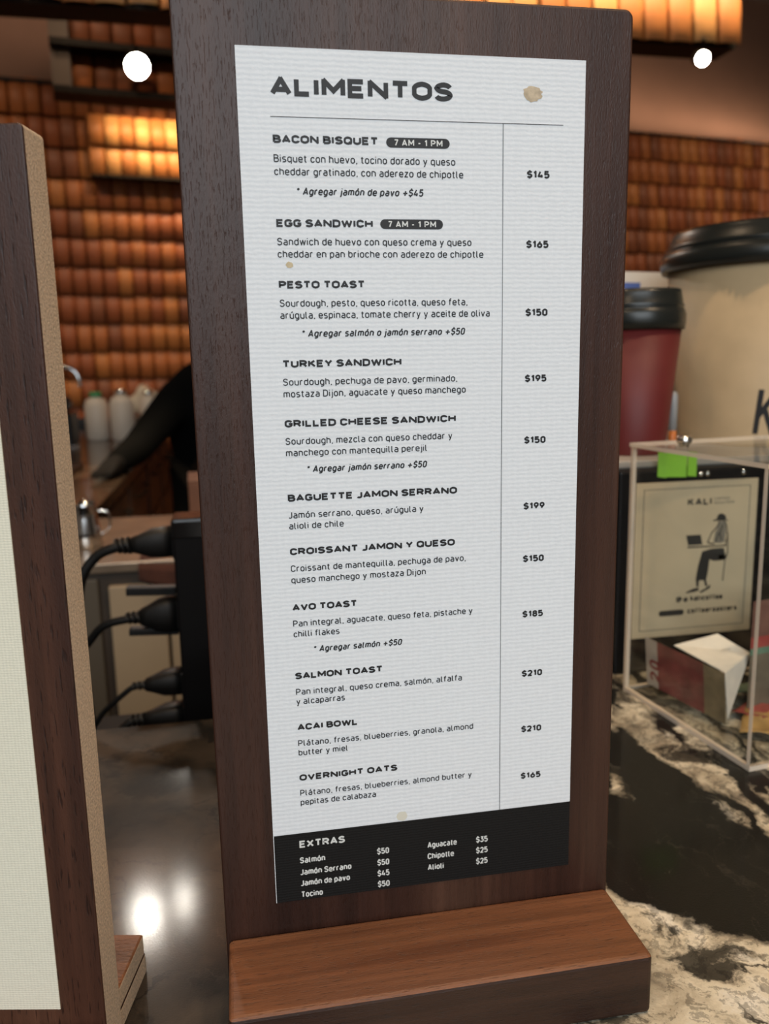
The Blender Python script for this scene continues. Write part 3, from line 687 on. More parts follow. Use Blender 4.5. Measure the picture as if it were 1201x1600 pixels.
# pills
for z0, z1, xa, xb in ((.40060, .40470, .0875, .11563), (.3670, .3711, .0842, .1124)):
    bm = bmesh.new(); rpill(bm, xa, xb, z0, z1, YT); pl = new_ob('hours_badge', bm, INK, card); pl['label'] = 'black rounded badge reading 7 AM - 1 PM'
    bm = bmesh.new(); text(bm, '7 AM - 1 PM', xa+.0034, z0+.00068, xb-xa-.0066, .0027, th=.19, track=.14, sx=1, y=YT-.0001)
    new_ob('hours_lettering', bm, WHITEINK, card)
bm = bmesh.new(); bx(bm, .03855, .1677, YT, YT+.00002, .41155, .41182); new_ob('rule_line', bm, INK, card)
bm = bmesh.new(); bx(bm, .13977, .14003, YT, YT+.00002, zk, .41155); new_ob('divider_line', bm, INK, card)
def Xt(s, x, z, xe): return dict(s=s, x0=x, z0=z, width=xe-x, cap=.0033, th=.19, track=.13, sx=1.05, y=YT)
lettering([dict(s='EXTRAS', x0=.0378, z0=.0762, width=.0224, cap=.0038, th=.23, track=.16, sx=1.35, y=YT)]
  + [Xt('Salmón', .0377, .0678, .0501), Xt('Jamón Serrano', .0377, .0614, .0630), Xt('Jamón de pavo', .0377, .0554, .0621), Xt('Tocino', .0377, .0492, .0483),
     Xt('$50', .0762, .0675, .0822), Xt('$50', .0762, .0613, .0822), Xt('$45', .0762, .0553, .0822), Xt('$50', .0762, .0493, .0822),
     Xt('Aguacate', .1021, .0675, .1172), Xt('Chipotle', .1021, .0613, .1157), Xt('Alioli', .1021, .0551, .1104),
     Xt('$35', .1275, .0671, .1336), Xt('$25', .1275, .0611, .1336), Xt('$25', .1275, .0550, .1336)], 'extras_lettering', WHITEINK, card)
STAIN = simple('tea_stain', (.60, .50, .33), .8, noise=.15, nscale=500)
bm = bmesh.new(); blob(bm, .1532, .4242, .0046, .0031, YT, 22, .16); o = new_ob('stain_mark', bm, simple('dry_stain', (.56, .46, .33), .8, noise=.2, nscale=400), card); o['label'] = 'brown dried spill mark'
bm = bmesh.new(); blob(bm, .0441, .35195, .0016, .0013, YT, 14, .12); new_ob('stain_mark', bm, STAIN, card)
bm = bmesh.new(); blob(bm, .0891, .0868, .0026, .0027, YT, 14, .12); new_ob('stain_mark', bm, simple('pale_stain', (.72, .70, .60), .8), card)

# left stand
TH = math.radians(11.3)
ls = empty('menu_stand', (-.0530, -.0328, 0), -TH)
tag(ls, 'smaller walnut stand cut by the left edge with plain cream card and pale side edge', 'menu stand')
rounded_board('upright_board', -.165, 0, 0, .0185, 0, .3985, .002, WALNUT2, ls, .0008, MDF)
block('ledge', -.165, -.0015, -.045, -.0002, 0, .0222, LEDGE, LEDGEF, MDF, ls, .0015)
f1 = block('rear_foot', -.165, -.0012, .0187, .060, .0, .0108, LEDGEF, LEDGEF, MDF, ls, .001)
f2 = block('rear_foot', -.165, -.0012, .0187, .0585, .0112, .0226, LEDGE, LEDGEF, MDF, ls, .0012)
c2 = box('menu_card', -.147, -.0195, -.0005, -.00002, .0303, .372, PAPER_L, ls); c2['label'] = 'woven cream card, the visible part unprinted'

# ================================================================== PLUG TOWER
pt = empty('socket_tower', (0, 0, 0)); tag(pt, 'black upright socket tower between the two stands with plugs in its side', 'power strip')
DY = .318
box('housing', -.0365, .03, .296, .331, -.032, .1845, BLACKP, pt, bev=.002)
box('top_cap', -.0372, .0305, .2955, .3315, .1715, .189, simple('glossy_black_cap', (.01, .01, .011), .15), pt, bev=.0025)
for zc in (.167, .107, .044, .015):
    box('socket', -.0378, -.0366, .303, .325, zc-.012 if zc > .02 else zc-.009, zc+.012, BLACKM, pt, bev=.0004)
def plug(xr, z, ln, hh, label, path, ribs=True, rc=.0032):
    """plug pointing right into the tower; cord leaves on the left along path"""
    e = empty('plug_lead', (0, 0, 0)); tag(e, label, 'cable', 'black leads plugged into the socket tower')
    bm = bmesh.new()
    pr = [(0, hh), (.25, hh), (.5, hh*.93), (.8, hh*.62), (1, hh*.45)]
    n = 12; rings = []
    for t, h in pr:
        rings.append([bm.verts.new((xr-ln*t, .314+.011*(h/hh)*math.copysign(abs(math.cos(a))**.5, math.cos(a)), z+h*math.copysign(abs(math.sin(a))**.5, math.sin(a))-.0015*t)) for a in [2*PI*k/n for k in range(n)]])
    for a, b_ in zip(rings, rings[1:]):
        for k in range(n): f = bm.faces.new((a[k], b_[k], b_[(k+1) % n], a[(k+1) % n])); f.smooth = True
    bm.faces.new(rings[0]); bm.faces.new(rings[-1][::-1])
    new_ob('plug_body', bm, BLACKM, e)
    xs = xr-ln
    for q in range(3):
        xx = xs+.0005-.0042*q
        bm = bmesh.new(); tube(bm, [(xx, .314, z-.0015), (xx-.0026, .314, z-.0020-.0002*q)], [rc*1.75-.0004*q, rc*1.7-.0004*q], 12)
        new_ob('strain_relief_ring', bm, BLACKM, e)
    bm = bmesh.new(); tube(bm, bez([(xs+.002, .314, z-.0015), (xs-.010, .314, z-.0026)]+path, 10), rc, 10)
    new_ob('cord', bm, BLACKM, e); return e
plug(-.0378, .168, .034, .0125, 'black lead at the very top of the socket tower, thick and bowed', [(-.100, .318, .157), (-.114, .32, .135), (-.120, .33, .09), (-.122, .352, .0), (-.125, .36, -.026)], rc=.0042)
m2 = plug(-.0378, .1065, .030, .0145, 'black lead second from the top with a broad screw collar', [(-.098, .32, .098), (-.112, .328, .083), (-.135, .345, .05), (-.155, .37, -.026)], rc=.0034)
for zc, h in ((.1262, .0035), (.0915, .003)):
    bm = bmesh.new(); bx(bm, -.0775, -.0376, .309, .320, zc-h, zc+h, .001); bmesh.ops.rotate(bm, verts=bm.verts[:], cent=(-.0376, .31, zc), matrix=Matrix.Rotation(.05, 3, 'Y'))
    new_ob('thumb_screw', bm, BLACKM, m2)
plug(-.0378, .047, .030, .0105, 'thin black lead third from the top of the socket tower', [(-.092, .318, .033), (-.105, .325, .020), (-.115, .330, .006), (-.140, .345, -.028)], rc=.0024)
plug(-.0378, .0165, .033, .0105, 'lowest black lead dipping over the back edge of the marble', [(-.090, .316, .007), (-.100, .325, -.008), (-.108, .335, -.027)], rc=.0034)

# the tower and its leads stand on a low shelf behind the counter edge, 0.45 to 0.5 m deep
for o_ in [o for o in bpy.data.objects if o.type == 'MESH' and o.parent and o.parent.name.split('.')[0] in ('socket_tower', 'plug_lead')]:
    o_.data.transform(Matrix.Translation((-.0035, .0744, -.0622)) @ Matrix.Scale(1.2, 4))
sh = tag(box('lower_shelf', -.5, .055, .334, .60, -.115, -.1006, METAL_D, None), 'dark low shelf behind the marble edge carrying the socket tower', 'shelf')

# ================================================================== RIGHT: black unit, poster, cups, acrylic box
UX0, UX1, UY, UH = .372, .78, .350, .203
un = empty('black_cabinet', (0, 0, 0)); tag(un, 'black counter cabinet carrying the cups, with the cream notice on its front', 'cabinet')
box('body', UX0, UX1, UY, .74, 0, UH, BLACKP, un, bev=.003)
box('top_tray', UX0-.002, UX1, UY+.012, .74, UH, UH+.008, simple('pale_grey_tray', (.42, .40, .37), .4), un, bev=.002)
for xx in (.455, .462, .50): 
    bm = bmesh.new(); lathe(bm, [(0, .0), (.0026, .0), (.0026, .002), (0, .003)], 12); s_ = new_ob('screw', bm, CHROME, un)
    s_.rotation_euler = (PI/2, 0, 0); s_.location = (xx, UY, .197)
# notice
PX0, PX1, PZ0, PZ1 = .3885, .5160, .0365, .1905
nt = empty('framed_notice', (0, 0, 0)); tag(nt, 'cream notice with a drawing of a person at a laptop behind the clear box', 'sign')
NP = simple('cream_notice_paper', (.70, .57, .38), .6, noise=.06, nscale=25)
YN = UY-.0018
box('sheet', PX0, PX1, YN, UY-.0002, PZ0, PZ1, NP, nt)
NL = simple('notice_print', (.035, .032, .028), .6); NG = simple('grey_print', (.20, .18, .15), .6)
YP = YN-.00006
def NM(a, b_): return (PX0+a*(PX1-PX0), YP, PZ0+b_*(PZ1-PZ0))     # sheet-relative
bm = bmesh.new()
for (a, b_, c, d) in ((.06, .045, .94, .050), (.06, .955, .94, .960), (.06, .045, .067, .96), (.933, .045, .94, .96)):
    poly(bm, [(a, b_), (c, b_), (c, d), (a, d)], NM)
new_ob('border_line', bm, NG, nt)
bm = bmesh.new()
pw, ph = PX1-PX0, PZ1-PZ0
text(bm, 'KALI', PX0+.42*pw, PZ0+.845*ph, .20*pw, .0070, th=.25, track=.12, sx=1.1, y=YP)
new_ob('logo_lettering', bm, NL, nt)
G['F'] = (.46, [[(.46, 1), (0, 1), (0, 0)], [(0, .52), (.40, .52)]])
bm = bmesh.new()
text(bm, 'COFFEE', PX0+.64*pw, PZ0+.872*ph, .13*pw, .0026, th=.2, track=.14, sx=1.1, y=YP)
text(bm, 'ROASTERS', PX0+.64*pw, PZ0+.846*ph, .17*pw, .0026, th=.2, track=.14, sx=1.1, y=YP)
new_ob('logo_small_lettering', bm, NG, nt)
bm = bmesh.new()   # icons and handles
text(bm, '@', PX0+.36*pw, PZ0+.222*ph, .05*pw, .0055, th=.25, track=.1, y=YP)
rpill(bm, PX0+.42*pw, PX0+.46*pw, PZ0+.218*ph, PZ0+.25*ph, YP)
text(bm, 'kalicoffee', PX0+.48*pw, PZ0+.222*ph, .27*pw, .0058, th=.26, track=.14, y=YP)
rpill(bm, PX0+.22*pw, PX0+.43*pw, PZ0+.135*ph, PZ0+.172*ph, YP)
text(bm, 'coffeeroasters', PX0+.46*pw, PZ0+.140*ph, .42*pw, .0058, th=.26, track=.14, y=YP)
new_ob('handle_lettering', bm, NL, nt)
# drawing: seated figure, hat, laptop, stool (flat print)
bm = bmesh.new()
def SH(pts): poly(bm, pts, NM)
def ln(a, b_, w=.006):
    va, vb = Vector(a), Vector(b_); d = (vb-va).normalized(); n = Vector((-d.y, d.x))*w/2
    SH([tuple(va+n), tuple(va-n), tuple(vb-n), tuple(vb+n)])
SH([(.635, .745), (.70, .752), (.76, .742), (.765, .735), (.71, .738), (.64, .738)])            # brim
SH([(.665, .748), (.675, .775), (.70, .785), (.725, .780), (.745, .765), (.745, .745)])          # crown
SH([(.42, .655), (.54, .655), (.56, .590), (.44, .590)])                                           # laptop screen
SH([(.44, .583), (.76, .578), (.76, .570), (.43, .572)])                                           # table
SH([(.56, .545), (.64, .560), (.74, .560), (.755, .515), (.745, .480), (.66, .478), (.625, .490), (.615, .40), (.605, .355), (.515, .355), (.53, .45)])  # trousers
SH([(.70, .515), (.76, .515), (.76, .482), (.70, .482)])
SH([(.44, .285), (.50, .305), (.545, .310), (.545, .288), (.50, .280), (.44, .278)]); SH([(.55, .280), (.60, .300), (.645, .325), (.64, .300), (.57, .272)])  # shoes
SH([(.52, .355), (.545, .355), (.545, .315), (.525, .315)]); SH([(.585, .355), (.605, .355), (.62, .315), (.60, .315)])
for a, b_ in (((.69, .735), (.675, .70)), ((.675, .70), (.63, .66)), ((.63, .66), (.60, .60)), ((.60, .60), (.66, .588)), ((.735, .735), (.755, .70)), ((.755, .70), (.765, .63)), ((.765, .63), (.75, .575)),
              ((.69, .66), (.67, .60)), ((.72, .71), (.70, .66)), ((.70, .66), (.715, .61)), ((.755, .48), (.745, .34)), ((.765, .66), (.775, .53)), ((.775, .53), (.76, .485))): ln(a, b_, .009)
new_ob('drawing_print', bm, NL, nt)
bm = bmesh.new()
SH([(.685, .735), (.735, .735), (.75, .69), (.745, .60), (.70, .592), (.65, .60), (.66, .66), (.68, .70)])
for v in bm.verts: v.co.y += .00003
new_ob('drawing_tone', bm, simple('grey_tone_print', (.26, .23, .18), .6), nt)
# green tab
gn = empty('green_tab', (.4305, UY-.004, .2)); tag(gn, 'bright green paper tab standing at the top edge of the black cabinet', 'label')
GR = simple('lime_green_paper', (.30, .70, .06), .6, noise=.06, nscale=60)
bm = bmesh.new()
for (a, b_, y0, y1) in ((-.0200, -.0130, .004, .000), (-.0130, .0075, 0, 0), (.0085, .0185, -.0004, .001)):
    v = [bm.verts.new(c) for c in ((a, y0, -.004), (b_, y1, -.005), (b_, y1, .0185), (a, y0, .0195))]; bm.faces.new(v)
o = new_ob('tab_sheet', bm, GR, gn); sm = o.modifiers.new('t', 'SOLIDIFY'); sm.thickness = .0006

# cups
def cup(name, label, c, r0_, r1_, z0, z1, zt, m, group=None):
    e = empty(name, (c[0], c[1], z0)); tag(e, label, 'cup')
    h = z1-z0; k = r1_
    bm = bmesh.new(); lathe(bm, [(0, .004), (r0_-.001, .004), (r0_-.001, 0), (r0_, 0), (r0_+.0003, .002), (r1_, h), (r1_-.001, h), (r0_-.002, .006), (0, .006)], 96)
    new_ob('cup_body', bm, m, e)
    t = zt-z0; s = t-h
    bm = bmesh.new()
    lathe(bm, [(k*.985, h-.002), (k*1.055, h-.004), (k*1.075, h+.10*s), (k*1.075, h+.30*s), (k*1.045, h+.42*s), (k*1.02, h+.46*s), (k*1.02, h+.50*s), (k*1.035, h+.55*s),
               (k*1.0, h+.62*s), (k*.965, t-.004), (k*.945, t), (k*.90, t), (k*.88, t-.004), (0, t-.005)], 96)
    new_ob('lid', bm, LID, e); return e
cup('takeaway_cup', 'dark red paper cup with black lid beside the large beige cup', (.420, .425), .0335, .0455, UH+.008, .339, .3735, REDC)
bc = cup('display_cup', 'oversized beige paper cup with black lid at the right edge', (.620, .500), .090, .1105, UH+.008, .405, .4445, KRAFT)
# handwritten KALI wrapped on the big cup
bm = bmesh.new()
def wrap(a, b_):
    z = .014+b_; rad = .090+(.1105-.090)*z/.194+.0004; ang = -PI/2-.665+a/.1
    return (rad*math.cos(ang), rad*math.sin(ang), z)
def wrap_text():
    adv = 0
    for ch in 'KALI':
        w, stt = glyph_strokes(ch)
        for pts, cl_ in stt:
            q = []
            for a, b_ in zip(pts, pts[1:]):
                for k in range(4): q.append((a[0]+(b_[0]-a[0])*k/4, a[1]+(b_[1]-a[1])*k/4))
            q.append(pts[-1])
            stroke(bm, [(adv+u_*.72+v_*.10, v_) for u_, v_ in q], cl_, .12, lambda c: wrap(c.x*.047, c.y*.047))
        adv += w*.72+.38
wrap_text(); new_ob('cup_lettering', bm, INK, bc)

# white packet and marker behind the cups
pk = empty('snack_packet', (.545, .66, UH+.008), .2); tag(pk, 'white packet with blue and yellow print behind the red cup', 'packet')
bm = bmesh.new()
g = [[bm.verts.new((-.075+.15*j/6+.004*math.sin(i*2), (-.012 if i not in (0, 8) else 0)*math.sin(PI*j/6), .205*i/8)) for j in range(7)] for i in range(9)]
g2 = [[bm.verts.new((-.075+.15*j/6+.004*math.sin(i*2), (.012 if i not in (0, 8) else .001)*math.sin(PI*j/6)+.001, .205*i/8)) for j in range(7)] for i in range(9)]
for q, fl in ((g, 0), (g2, 1)):
    for i in range(8):
        for j in range(6):
            f = bm.faces.new((q[i][j], q[i][j+1], q[i+1][j+1], q[i+1][j]) if not fl else (q[i][j], q[i+1][j], q[i+1][j+1], q[i][j+1])); f.smooth = True
new_ob('packet_body', bm, simple('white_packet_film', (.75, .70, .62), .4), pk)
box('blue_print', -.045, -.012, -.0145, -.0135, .17, .19, simple('blue_print', (.12, .2, .55), .5), pk); box('yellow_print', -.03, .03, -.0145, -.0135, .12, .165, simple('yellow_print', (.7, .42, .1), .5), pk)
mk = empty('marker_pen', (.4745, .440, UH+.008)); tag(mk, 'grey marker pen with orange end standing between the cups', 'pen')
bm = bmesh.new(); lathe(bm, [(0, 0), (.0042, 0), (.0042, .02), (0, .021)], 16); new_ob('pen_end', bm, simple('orange_plastic', (.6, .17, .03), .4), mk)
bm = bmesh.new(); lathe(bm, [(0, .02), (.0044, .02), (.0044, .055), (.0032, .06), (0, .061)], 16); new_ob('pen_barrel', bm, simple('grey_plastic', (.35, .36, .36), .3), mk)

# acrylic box
ab = empty('acrylic_box', (.3848, .148, 0), math.radians(7.05)); tag(ab, 'clear acrylic tip box with a folded banknote inside, right of the menu stand', 'box')
BW, BD, BH, T_ = .172, .167, .2335, .0036
def pane(name, x0, x1, y0, y1, z0, z1):
    bm = bmesh.new(); bx(bm, x0, x1, y0, y1, z0, z1); bm.normal_update()
    dims = (x1-x0, y1-y0, z1-z0); thin = dims.index(min(dims))
    for f in bm.faces: f.material_index = 0 if abs(f.normal[thin]) > .9 else 1
    return new_ob(name, bm, [ACR, ACRE], ab)
pane('base_panel', 0, BW, 0, BD, 0, .004)
pane('side_panel', 0, T_, T_, BD-T_, .004, BH-T_); pane('side_panel', BW-T_, BW, T_, BD-T_, .004, BH-T_)
pane('side_panel', 0, BW, 0, T_, .004, BH-T_); pane('side_panel', 0, BW, BD-T_, BD, .004, BH-T_)
pane('lid_panel', -.001, BW+.001, -.001, BD+.001, BH-T_, BH)
bm = bmesh.new(); lathe(bm, [(0, 0), (.004, 0), (.004, .002), (.0062, .004), (.0066, .007), (.0045, .0098), (0, .0105)], 24)
kn = new_ob('lid_knob', bm, CHROME, ab); kn.location = (.0185, .118, BH)
# banknote and papers inside
def sheet(name, pts, m, parent, th=.0006):
    bm = bmesh.new()
    for q in pts: bm.faces.new([bm.verts.new(c) for c in q])
    bmesh.ops.remove_doubles(bm, verts=bm.verts[:], dist=1e-5)
    o = new_ob(name, bm, m, parent); s_ = o.modifiers.new('t', 'SOLIDIFY'); s_.thickness = th; return o
bn = empty('banknote', (0, 0, 0)); tag(bn, 'folded red banknote marked 20 leaning inside the clear box', 'banknote')
NR = simple('red_banknote', (.19, .045, .038), .6, noise=.3, nscale=60); NPk = simple('pale_banknote_end', (.42, .36, .30), .6, noise=.15, nscale=60)
NOl = simple('olive_banknote', (.20, .15, .08), .6, noise=.25, nscale=60)
a0, a1 = Vector((.3800, .298, .012)), Vector((.408, .216, .0048)); top0, top1 = Vector((.3775, .300, .056)), Vector((.4065, .219, .0487))
def lerp(a, b_, t): return a+(b_-a)*t
def strip(ta, tb): return [tuple(lerp(a0, a1, ta)), tuple(lerp(a0, a1, tb)), tuple(lerp(top0, top1, tb)), tuple(lerp(top0, top1, ta))]
sheet('note_end', [strip(0, .16)], NPk, bn, .0004); sheet('note_face', [strip(.16, .45), strip(.45, .75)], NR, bn, .0004); sheet('note_tail', [strip(.75, 1.0)], NOl, bn, .0004)
nn = ((a1-a0).cross(top0-a0)).normalized(); nn = -nn if nn.y > 0 else nn
bm = bmesh.new(); e1 = (top0-a0).normalized(); e2 = (a1-a0).normalized()
text(bm, '20', 0, 0, .020, .0115, th=.2, track=.2, y=0, fmap=lambda a, b_: tuple(a0+e1*(.006+a)+e2*(.0165-b_)+nn*.0008))
new_ob('note_number', bm, simple('dark_red_print', (.22, .03, .03), .6), bn)
wp = empty('folded_slip', (0, 0, 0)); tag(wp, 'white folded paper slip tucked behind the banknote', 'paper')
WPM = simple('white_slip_paper', (.82, .78, .68), .6, noise=.06, nscale=80)
S1, S2, S3, S4, S5 = (.3790, .262, .0790), (.4150, .262, .0830), (.4455, .242, .0640), (.4290, .215, .0105), (.4105, .190, .0500)
sheet('slip_face', [[(.389, .270, .057), (.434, .275, .0623), (.450, .250, .052), (.4080, .2215, .0485)]], WPM, wp)
sheet('slip_fold', [[(.450, .250, .052), (.4137, .2225, .0065), (.4080, .2215, .0485)]], WPM, wp)
bm = bmesh.new(); poly(bm, [(0, 0), (.010, .001), (.010, .0022), (0, .0012)], lambda a, b_: (.424+a, .252+b_, .0560)) ; new_ob('slip_print', bm, NG, wp)
# other notes heaped at the bottom of the box
for (cx, cy, cz, ang, col, lb) in ((.460, .235, .0045, .3, (.30, .06, .05), 'crumpled red note lying on the floor of the clear box'), (.475, .255, .0110, -.5, (.10, .16, .10), 'crumpled green note on top of the red note in the clear box'),
                                   (.440, .215, .0045, .9, (.38, .24, .08), 'small ochre note near the front of the clear box')):
    bm = bmesh.new(); g = [[bm.verts.new((-.03+.06*i/6, -.014+.028*j/4, .0022*math.sin(i*1.7+j)+.0022)) for i in range(7)] for j in range(5)]
    for j in range(4):
        for i in range(6): bm.faces.new((g[j][i], g[j][i+1], g[j+1][i+1], g[j+1][i])).smooth = True
    o = new_ob('loose_banknote', bm, simple('note_paper', col, .6, noise=.3, nscale=70)); o.location = (cx, cy, cz); o.rotation_euler = (0, 0, ang)
    s_ = o.modifiers.new('t', 'SOLIDIFY'); s_.thickness = .0005; tag(o, lb, 'banknote')
# note standing at the right, with red green stripes
vn = empty('striped_banknote', (.487, .246, .0045), math.radians(10)); tag(vn, 'olive banknote with red and green stripes standing at the right of the clear box', 'banknote')
for k, (z0, z1, c) in enumerate(((0, .050, (.16, .13, .09)), (.050, .056, (.12, .22, .15)), (.056, .066, (.35, .06, .05)), (.066, .098, (.17, .08, .06)))):
    box('note_band', -.045, .05, 0, .0006, z0, z1, simple('note_band_%d' % k, c, .6, noise=.25, nscale=50), vn)

# ================================================================== BACK WORKTOP THINGS
def jar(loc, r, h, body, lidm, lb, nm='lidded_jar', cat='jar'):
    e = empty(nm, loc); tag(e, lb, cat)
    bm = bmesh.new(); lathe(bm, [(0, 0), (r*.9, 0), (r, .01), (r, h*.72), (r*.8, h*.84), (r*.45, h*.88), (r*.45, h*.9), (0, h*.9)], 24); new_ob('body', bm, body, e)
    bm = bmesh.new(); lathe(bm, [(0, h*.9), (r*.52, h*.9), (r*.52, h), (0, h)], 20); new_ob('cap', bm, lidm, e)
WCER = simple('white_ceramic', (.82, .72, .60), .5)
SHINY = simple('shiny_cap', (.85, .85, .82), .15, 1)
jar((-.70, 4.25, WT), .062, .255, WCER, simple('green_cap', (.08, .4, .15), .25), 'white bottle with green cap on the back worktop')
jar((-.565, 4.20, WT), .062, .265, WCER, SHINY, 'wide white bottle with steel cap beside the green capped one')
jar((-.435, 4.30, WT), .050, .255, WCER, SHINY, 'white bottle with steel cap below the white bundles')
jar((-.405, 4.12, WT), .020, .17, simple('blue_bottle', (.08, .16, .35), .3), SHINY, 'small blue bottle at the worktop edge')
for (x, y, z, s, lb) in ((-.50, 4.75, .0, (.10, .08, .10), 'pale crumpled bag heaped higher on the wall ledge'), (-.33, 4.85, .0, (.12, .08, .08), 'pale crumpled bag nearest the person on the wall ledge')):
    bm = bmesh.new(); bmesh.ops.create_icosphere(bm, subdivisions=3, radius=1)
    rb = random.Random(int(x*1000))
    for v in bm.verts:
        k = 1+.16*math.sin(5*v.co.x+3*v.co.z)+rb.uniform(-.05, .05); v.co = Vector((v.co.x*s[0]*k, v.co.y*s[1]*k, max(v.co.z, -.55)*s[2]*k))
    o = new_ob('paper_bag', bm, simple('pale_bag_paper', (.75, .66, .52), .7), None, True); o.location = (x, y+.1, z+.055+(.03 if s[2] > .09 else 0)); tag(o, lb, 'bag')
# supports for bags: stack of cartons
box_c = tag(box('storage_tray', -.66, -.385, 4.72, 5.02, WT, WT+.085, simple('steel_tray', (.25, .22, .2), .35, .6), None, bev=.004), 'shallow dark metal tray under the crumpled bags', 'tray')
fa = empty('swan_neck_tap', (-.93, 4.35, WT)); tag(fa, 'chrome swan neck tap at the left edge of the back worktop', 'tap')
bm = bmesh.new(); lathe(bm, [(0, 0), (.03, 0), (.03, .02), (.014, .03), (.014, .12), (0, .12)], 20); new_ob('tap_base', bm, CHROME, fa)
bm = bmesh.new(); tube(bm, bez([(0, 0, .10), (0, 0, .30), (.02, 0, .365), (.06, 0, .385), (.11, 0, .37), (.135, 0, .33), (.14, 0, .28)], 8), .013, 12); new_ob('spout', bm, CHROME, fa)
bm = bmesh.new(); tube(bm, [(0, -.01, .10), (.06, -.03, .14), (.10, -.03, .20)], .007, 8); new_ob('lever', bm, CHROME, fa)
gr = empty('coffee_grinder', (-.80, 4.0, WT)); tag(gr, 'black machine standing on the back worktop next to the tap', 'coffee grinder')
box('body', -.09, .03, -.09, .10, 0, .16, BLACKP, gr, bev=.01); bm = bmesh.new(); lathe(bm, [(0, .16), (.03, .16), (.05, .20), (.05, .24), (0, .245)], 24, -.03); new_ob('hopper', bm, simple('smoky_hopper', (.05, .04, .04), .2), gr)
box('dosing_tray', -.08, .06, -.16, -.09, .0, .012, CHROME, gr, bev=.003)
dt = empty('drip_tray', (-.62, 2.85, WT)); tag(dt, 'black drip tray with a bright steel rim in the middle of the worktop', 'tray')
box('tray_body', -.16, .05, -.14, .14, 0, .02, BLACKP, dt, bev=.004); box('steel_rim', -.15, .04, -.135, -.115, .02, .026, CHROME, dt, bev=.001)

# ================================================================== PERSON (mostly hidden behind the large stand)
pe = empty('person', (.02, 3.25, FL)); tag(pe, 'person in black long sleeves and brown apron leaning an arm on the back worktop', 'person')
O = Vector((.02, 3.25, FL)); pe.location.x = -.055
def skin(name, verts, edges, rad, m, root=0, sub=2):
    me = bpy.data.meshes.new(name); me.from_pydata([tuple(Vector(v)-O) for v in verts], edges, [])
    o = bpy.data.objects.new(name, me); COL.objects.link(o); o.parent = pe; me.materials.append(m)
    o.modifiers.new('skin', 'SKIN'); sk = me.skin_vertices[0].data
    for i, r in enumerate(rad): sk[i].radius = (r, r) if not isinstance(r, tuple) else r; sk[i].use_root = (i == root)
    s_ = o.modifiers.new('sub', 'SUBSURF'); s_.levels = s_.render_levels = sub
    for mod in o.modifiers:
        if mod.type == 'SKIN': mod.use_smooth_shade = True
    return o
SK = simple('skin', (.42, .22, .14), .5)
J = dict(pel=(-.02, 3.27, -.13), wai=(-.03, 3.26, .02), che=(.0, 3.22, .19), nek=(.04, 3.18, .33), hd0=(.055, 3.16, .39), hd1=(.06, 3.14, .47), hd2=(.06, 3.15, .55),
         lsh=(-.13, 3.12, .18), lel=(-.285, 2.98, -.01), lwr=(-.345, 2.72, -.045), lha=(-.355, 2.65, -.055),
         rsh=(.17, 3.28, .25), rel=(.22, 3.16, .0), rwr=(.16, 2.98, -.16), rha=(.14, 2.93, -.22),
         lhi=(-.11, 3.26, -.18), lkn=(-.12, 3.20, -.58), lan=(-.12, 3.28, -.97), lto=(-.13, 3.13, -1.02),
         rhi=(.08, 3.30, -.18), rkn=(.10, 3.26, -.58), ran=(.11, 3.36, -.97), rto=(.12, 3.21, -1.02))
K = list(J); ix = {k: i for i, k in enumerate(K)}
ed = [('pel', 'wai'), ('wai', 'che'), ('che', 'nek'), ('nek', 'hd0'), ('hd0', 'hd1'), ('hd1', 'hd2'), ('che', 'lsh'), ('lsh', 'lel'), ('lel', 'lwr'), ('lwr', 'lha'), ('che', 'rsh'), ('rsh', 'rel'), ('rel', 'rwr'), ('rwr', 'rha'),
      ('pel', 'lhi'), ('lhi', 'lkn'), ('lkn', 'lan'), ('lan', 'lto'), ('pel', 'rhi'), ('rhi', 'rkn'), ('rkn', 'ran'), ('ran', 'rto')]
rad = dict(pel=.12, wai=.11, che=.125, nek=.05, hd0=.06, hd1=.085, hd2=.075, lsh=.055, lel=.038, lwr=.026, lha=.028, rsh=.055, rel=.038, rwr=.026, rha=.028,
           lhi=.08, lkn=.052, lan=.036, lto=.034, rhi=.08, rkn=.052, ran=.036, rto=.034)
V = [J[k] for k in K]; Ed = [(ix[a], ix[b_]) for a, b_ in ed]; Rd = [rad[k] for k in K]
for hd, dr in (('lha', Vector((-.15, -.98, 0))), ('rha', Vector((-.3, -.95, 0)))):
    side = Vector((-dr.y, dr.x, 0)); b0 = Vector(J[hd])
    for s_, L_, an in ((-.027, .060, 0), (-.009, .070, 0), (.009, .065, 0), (.025, .050, 0), (-.040, .035, -.9)):
        d_ = (dr.normalized()+side*an).normalized()
        p1 = b0+side*s_+dr*.03 if an == 0 else b0+side*-.02
        p2 = p1+d_*L_*.55; p3 = p2+d_*L_*.45+Vector((0, 0, -.008))
        i0 = len(V); V += [tuple(p1), tuple(p2), tuple(p3)]; Ed += [(ix[hd], i0), (i0, i0+1), (i0+1, i0+2)]; Rd += [.010, .009, .0075]
skin('body', V, Ed, Rd, SK, ix['pel'])
BLK = simple('black_shirt_cotton', (.004, .004, .004), .9, spec=.06)
gv, ge, gr_ = [tuple(Vector(J['lwr']).lerp(Vector(J['lel']), .25)), J['lha']], [(0, 1)], [.041, .037]
for i in range(len(K), len(K)+15, 3):
    q0 = len(gv); gv += [V[i], V[i+1], V[i+2]]; ge += [(1, q0), (q0, q0+1), (q0+1, q0+2)]; gr_ += [.012, .011, .0095]
skin('work_glove', gv, ge, gr_, simple('black_work_glove', (.006, .005, .005), .7, spec=.2), 0)
kk = ['wai', 'che', 'nek', 'lsh', 'lel', 'lwr', 'rsh', 'rel', 'rwr', 'pel']
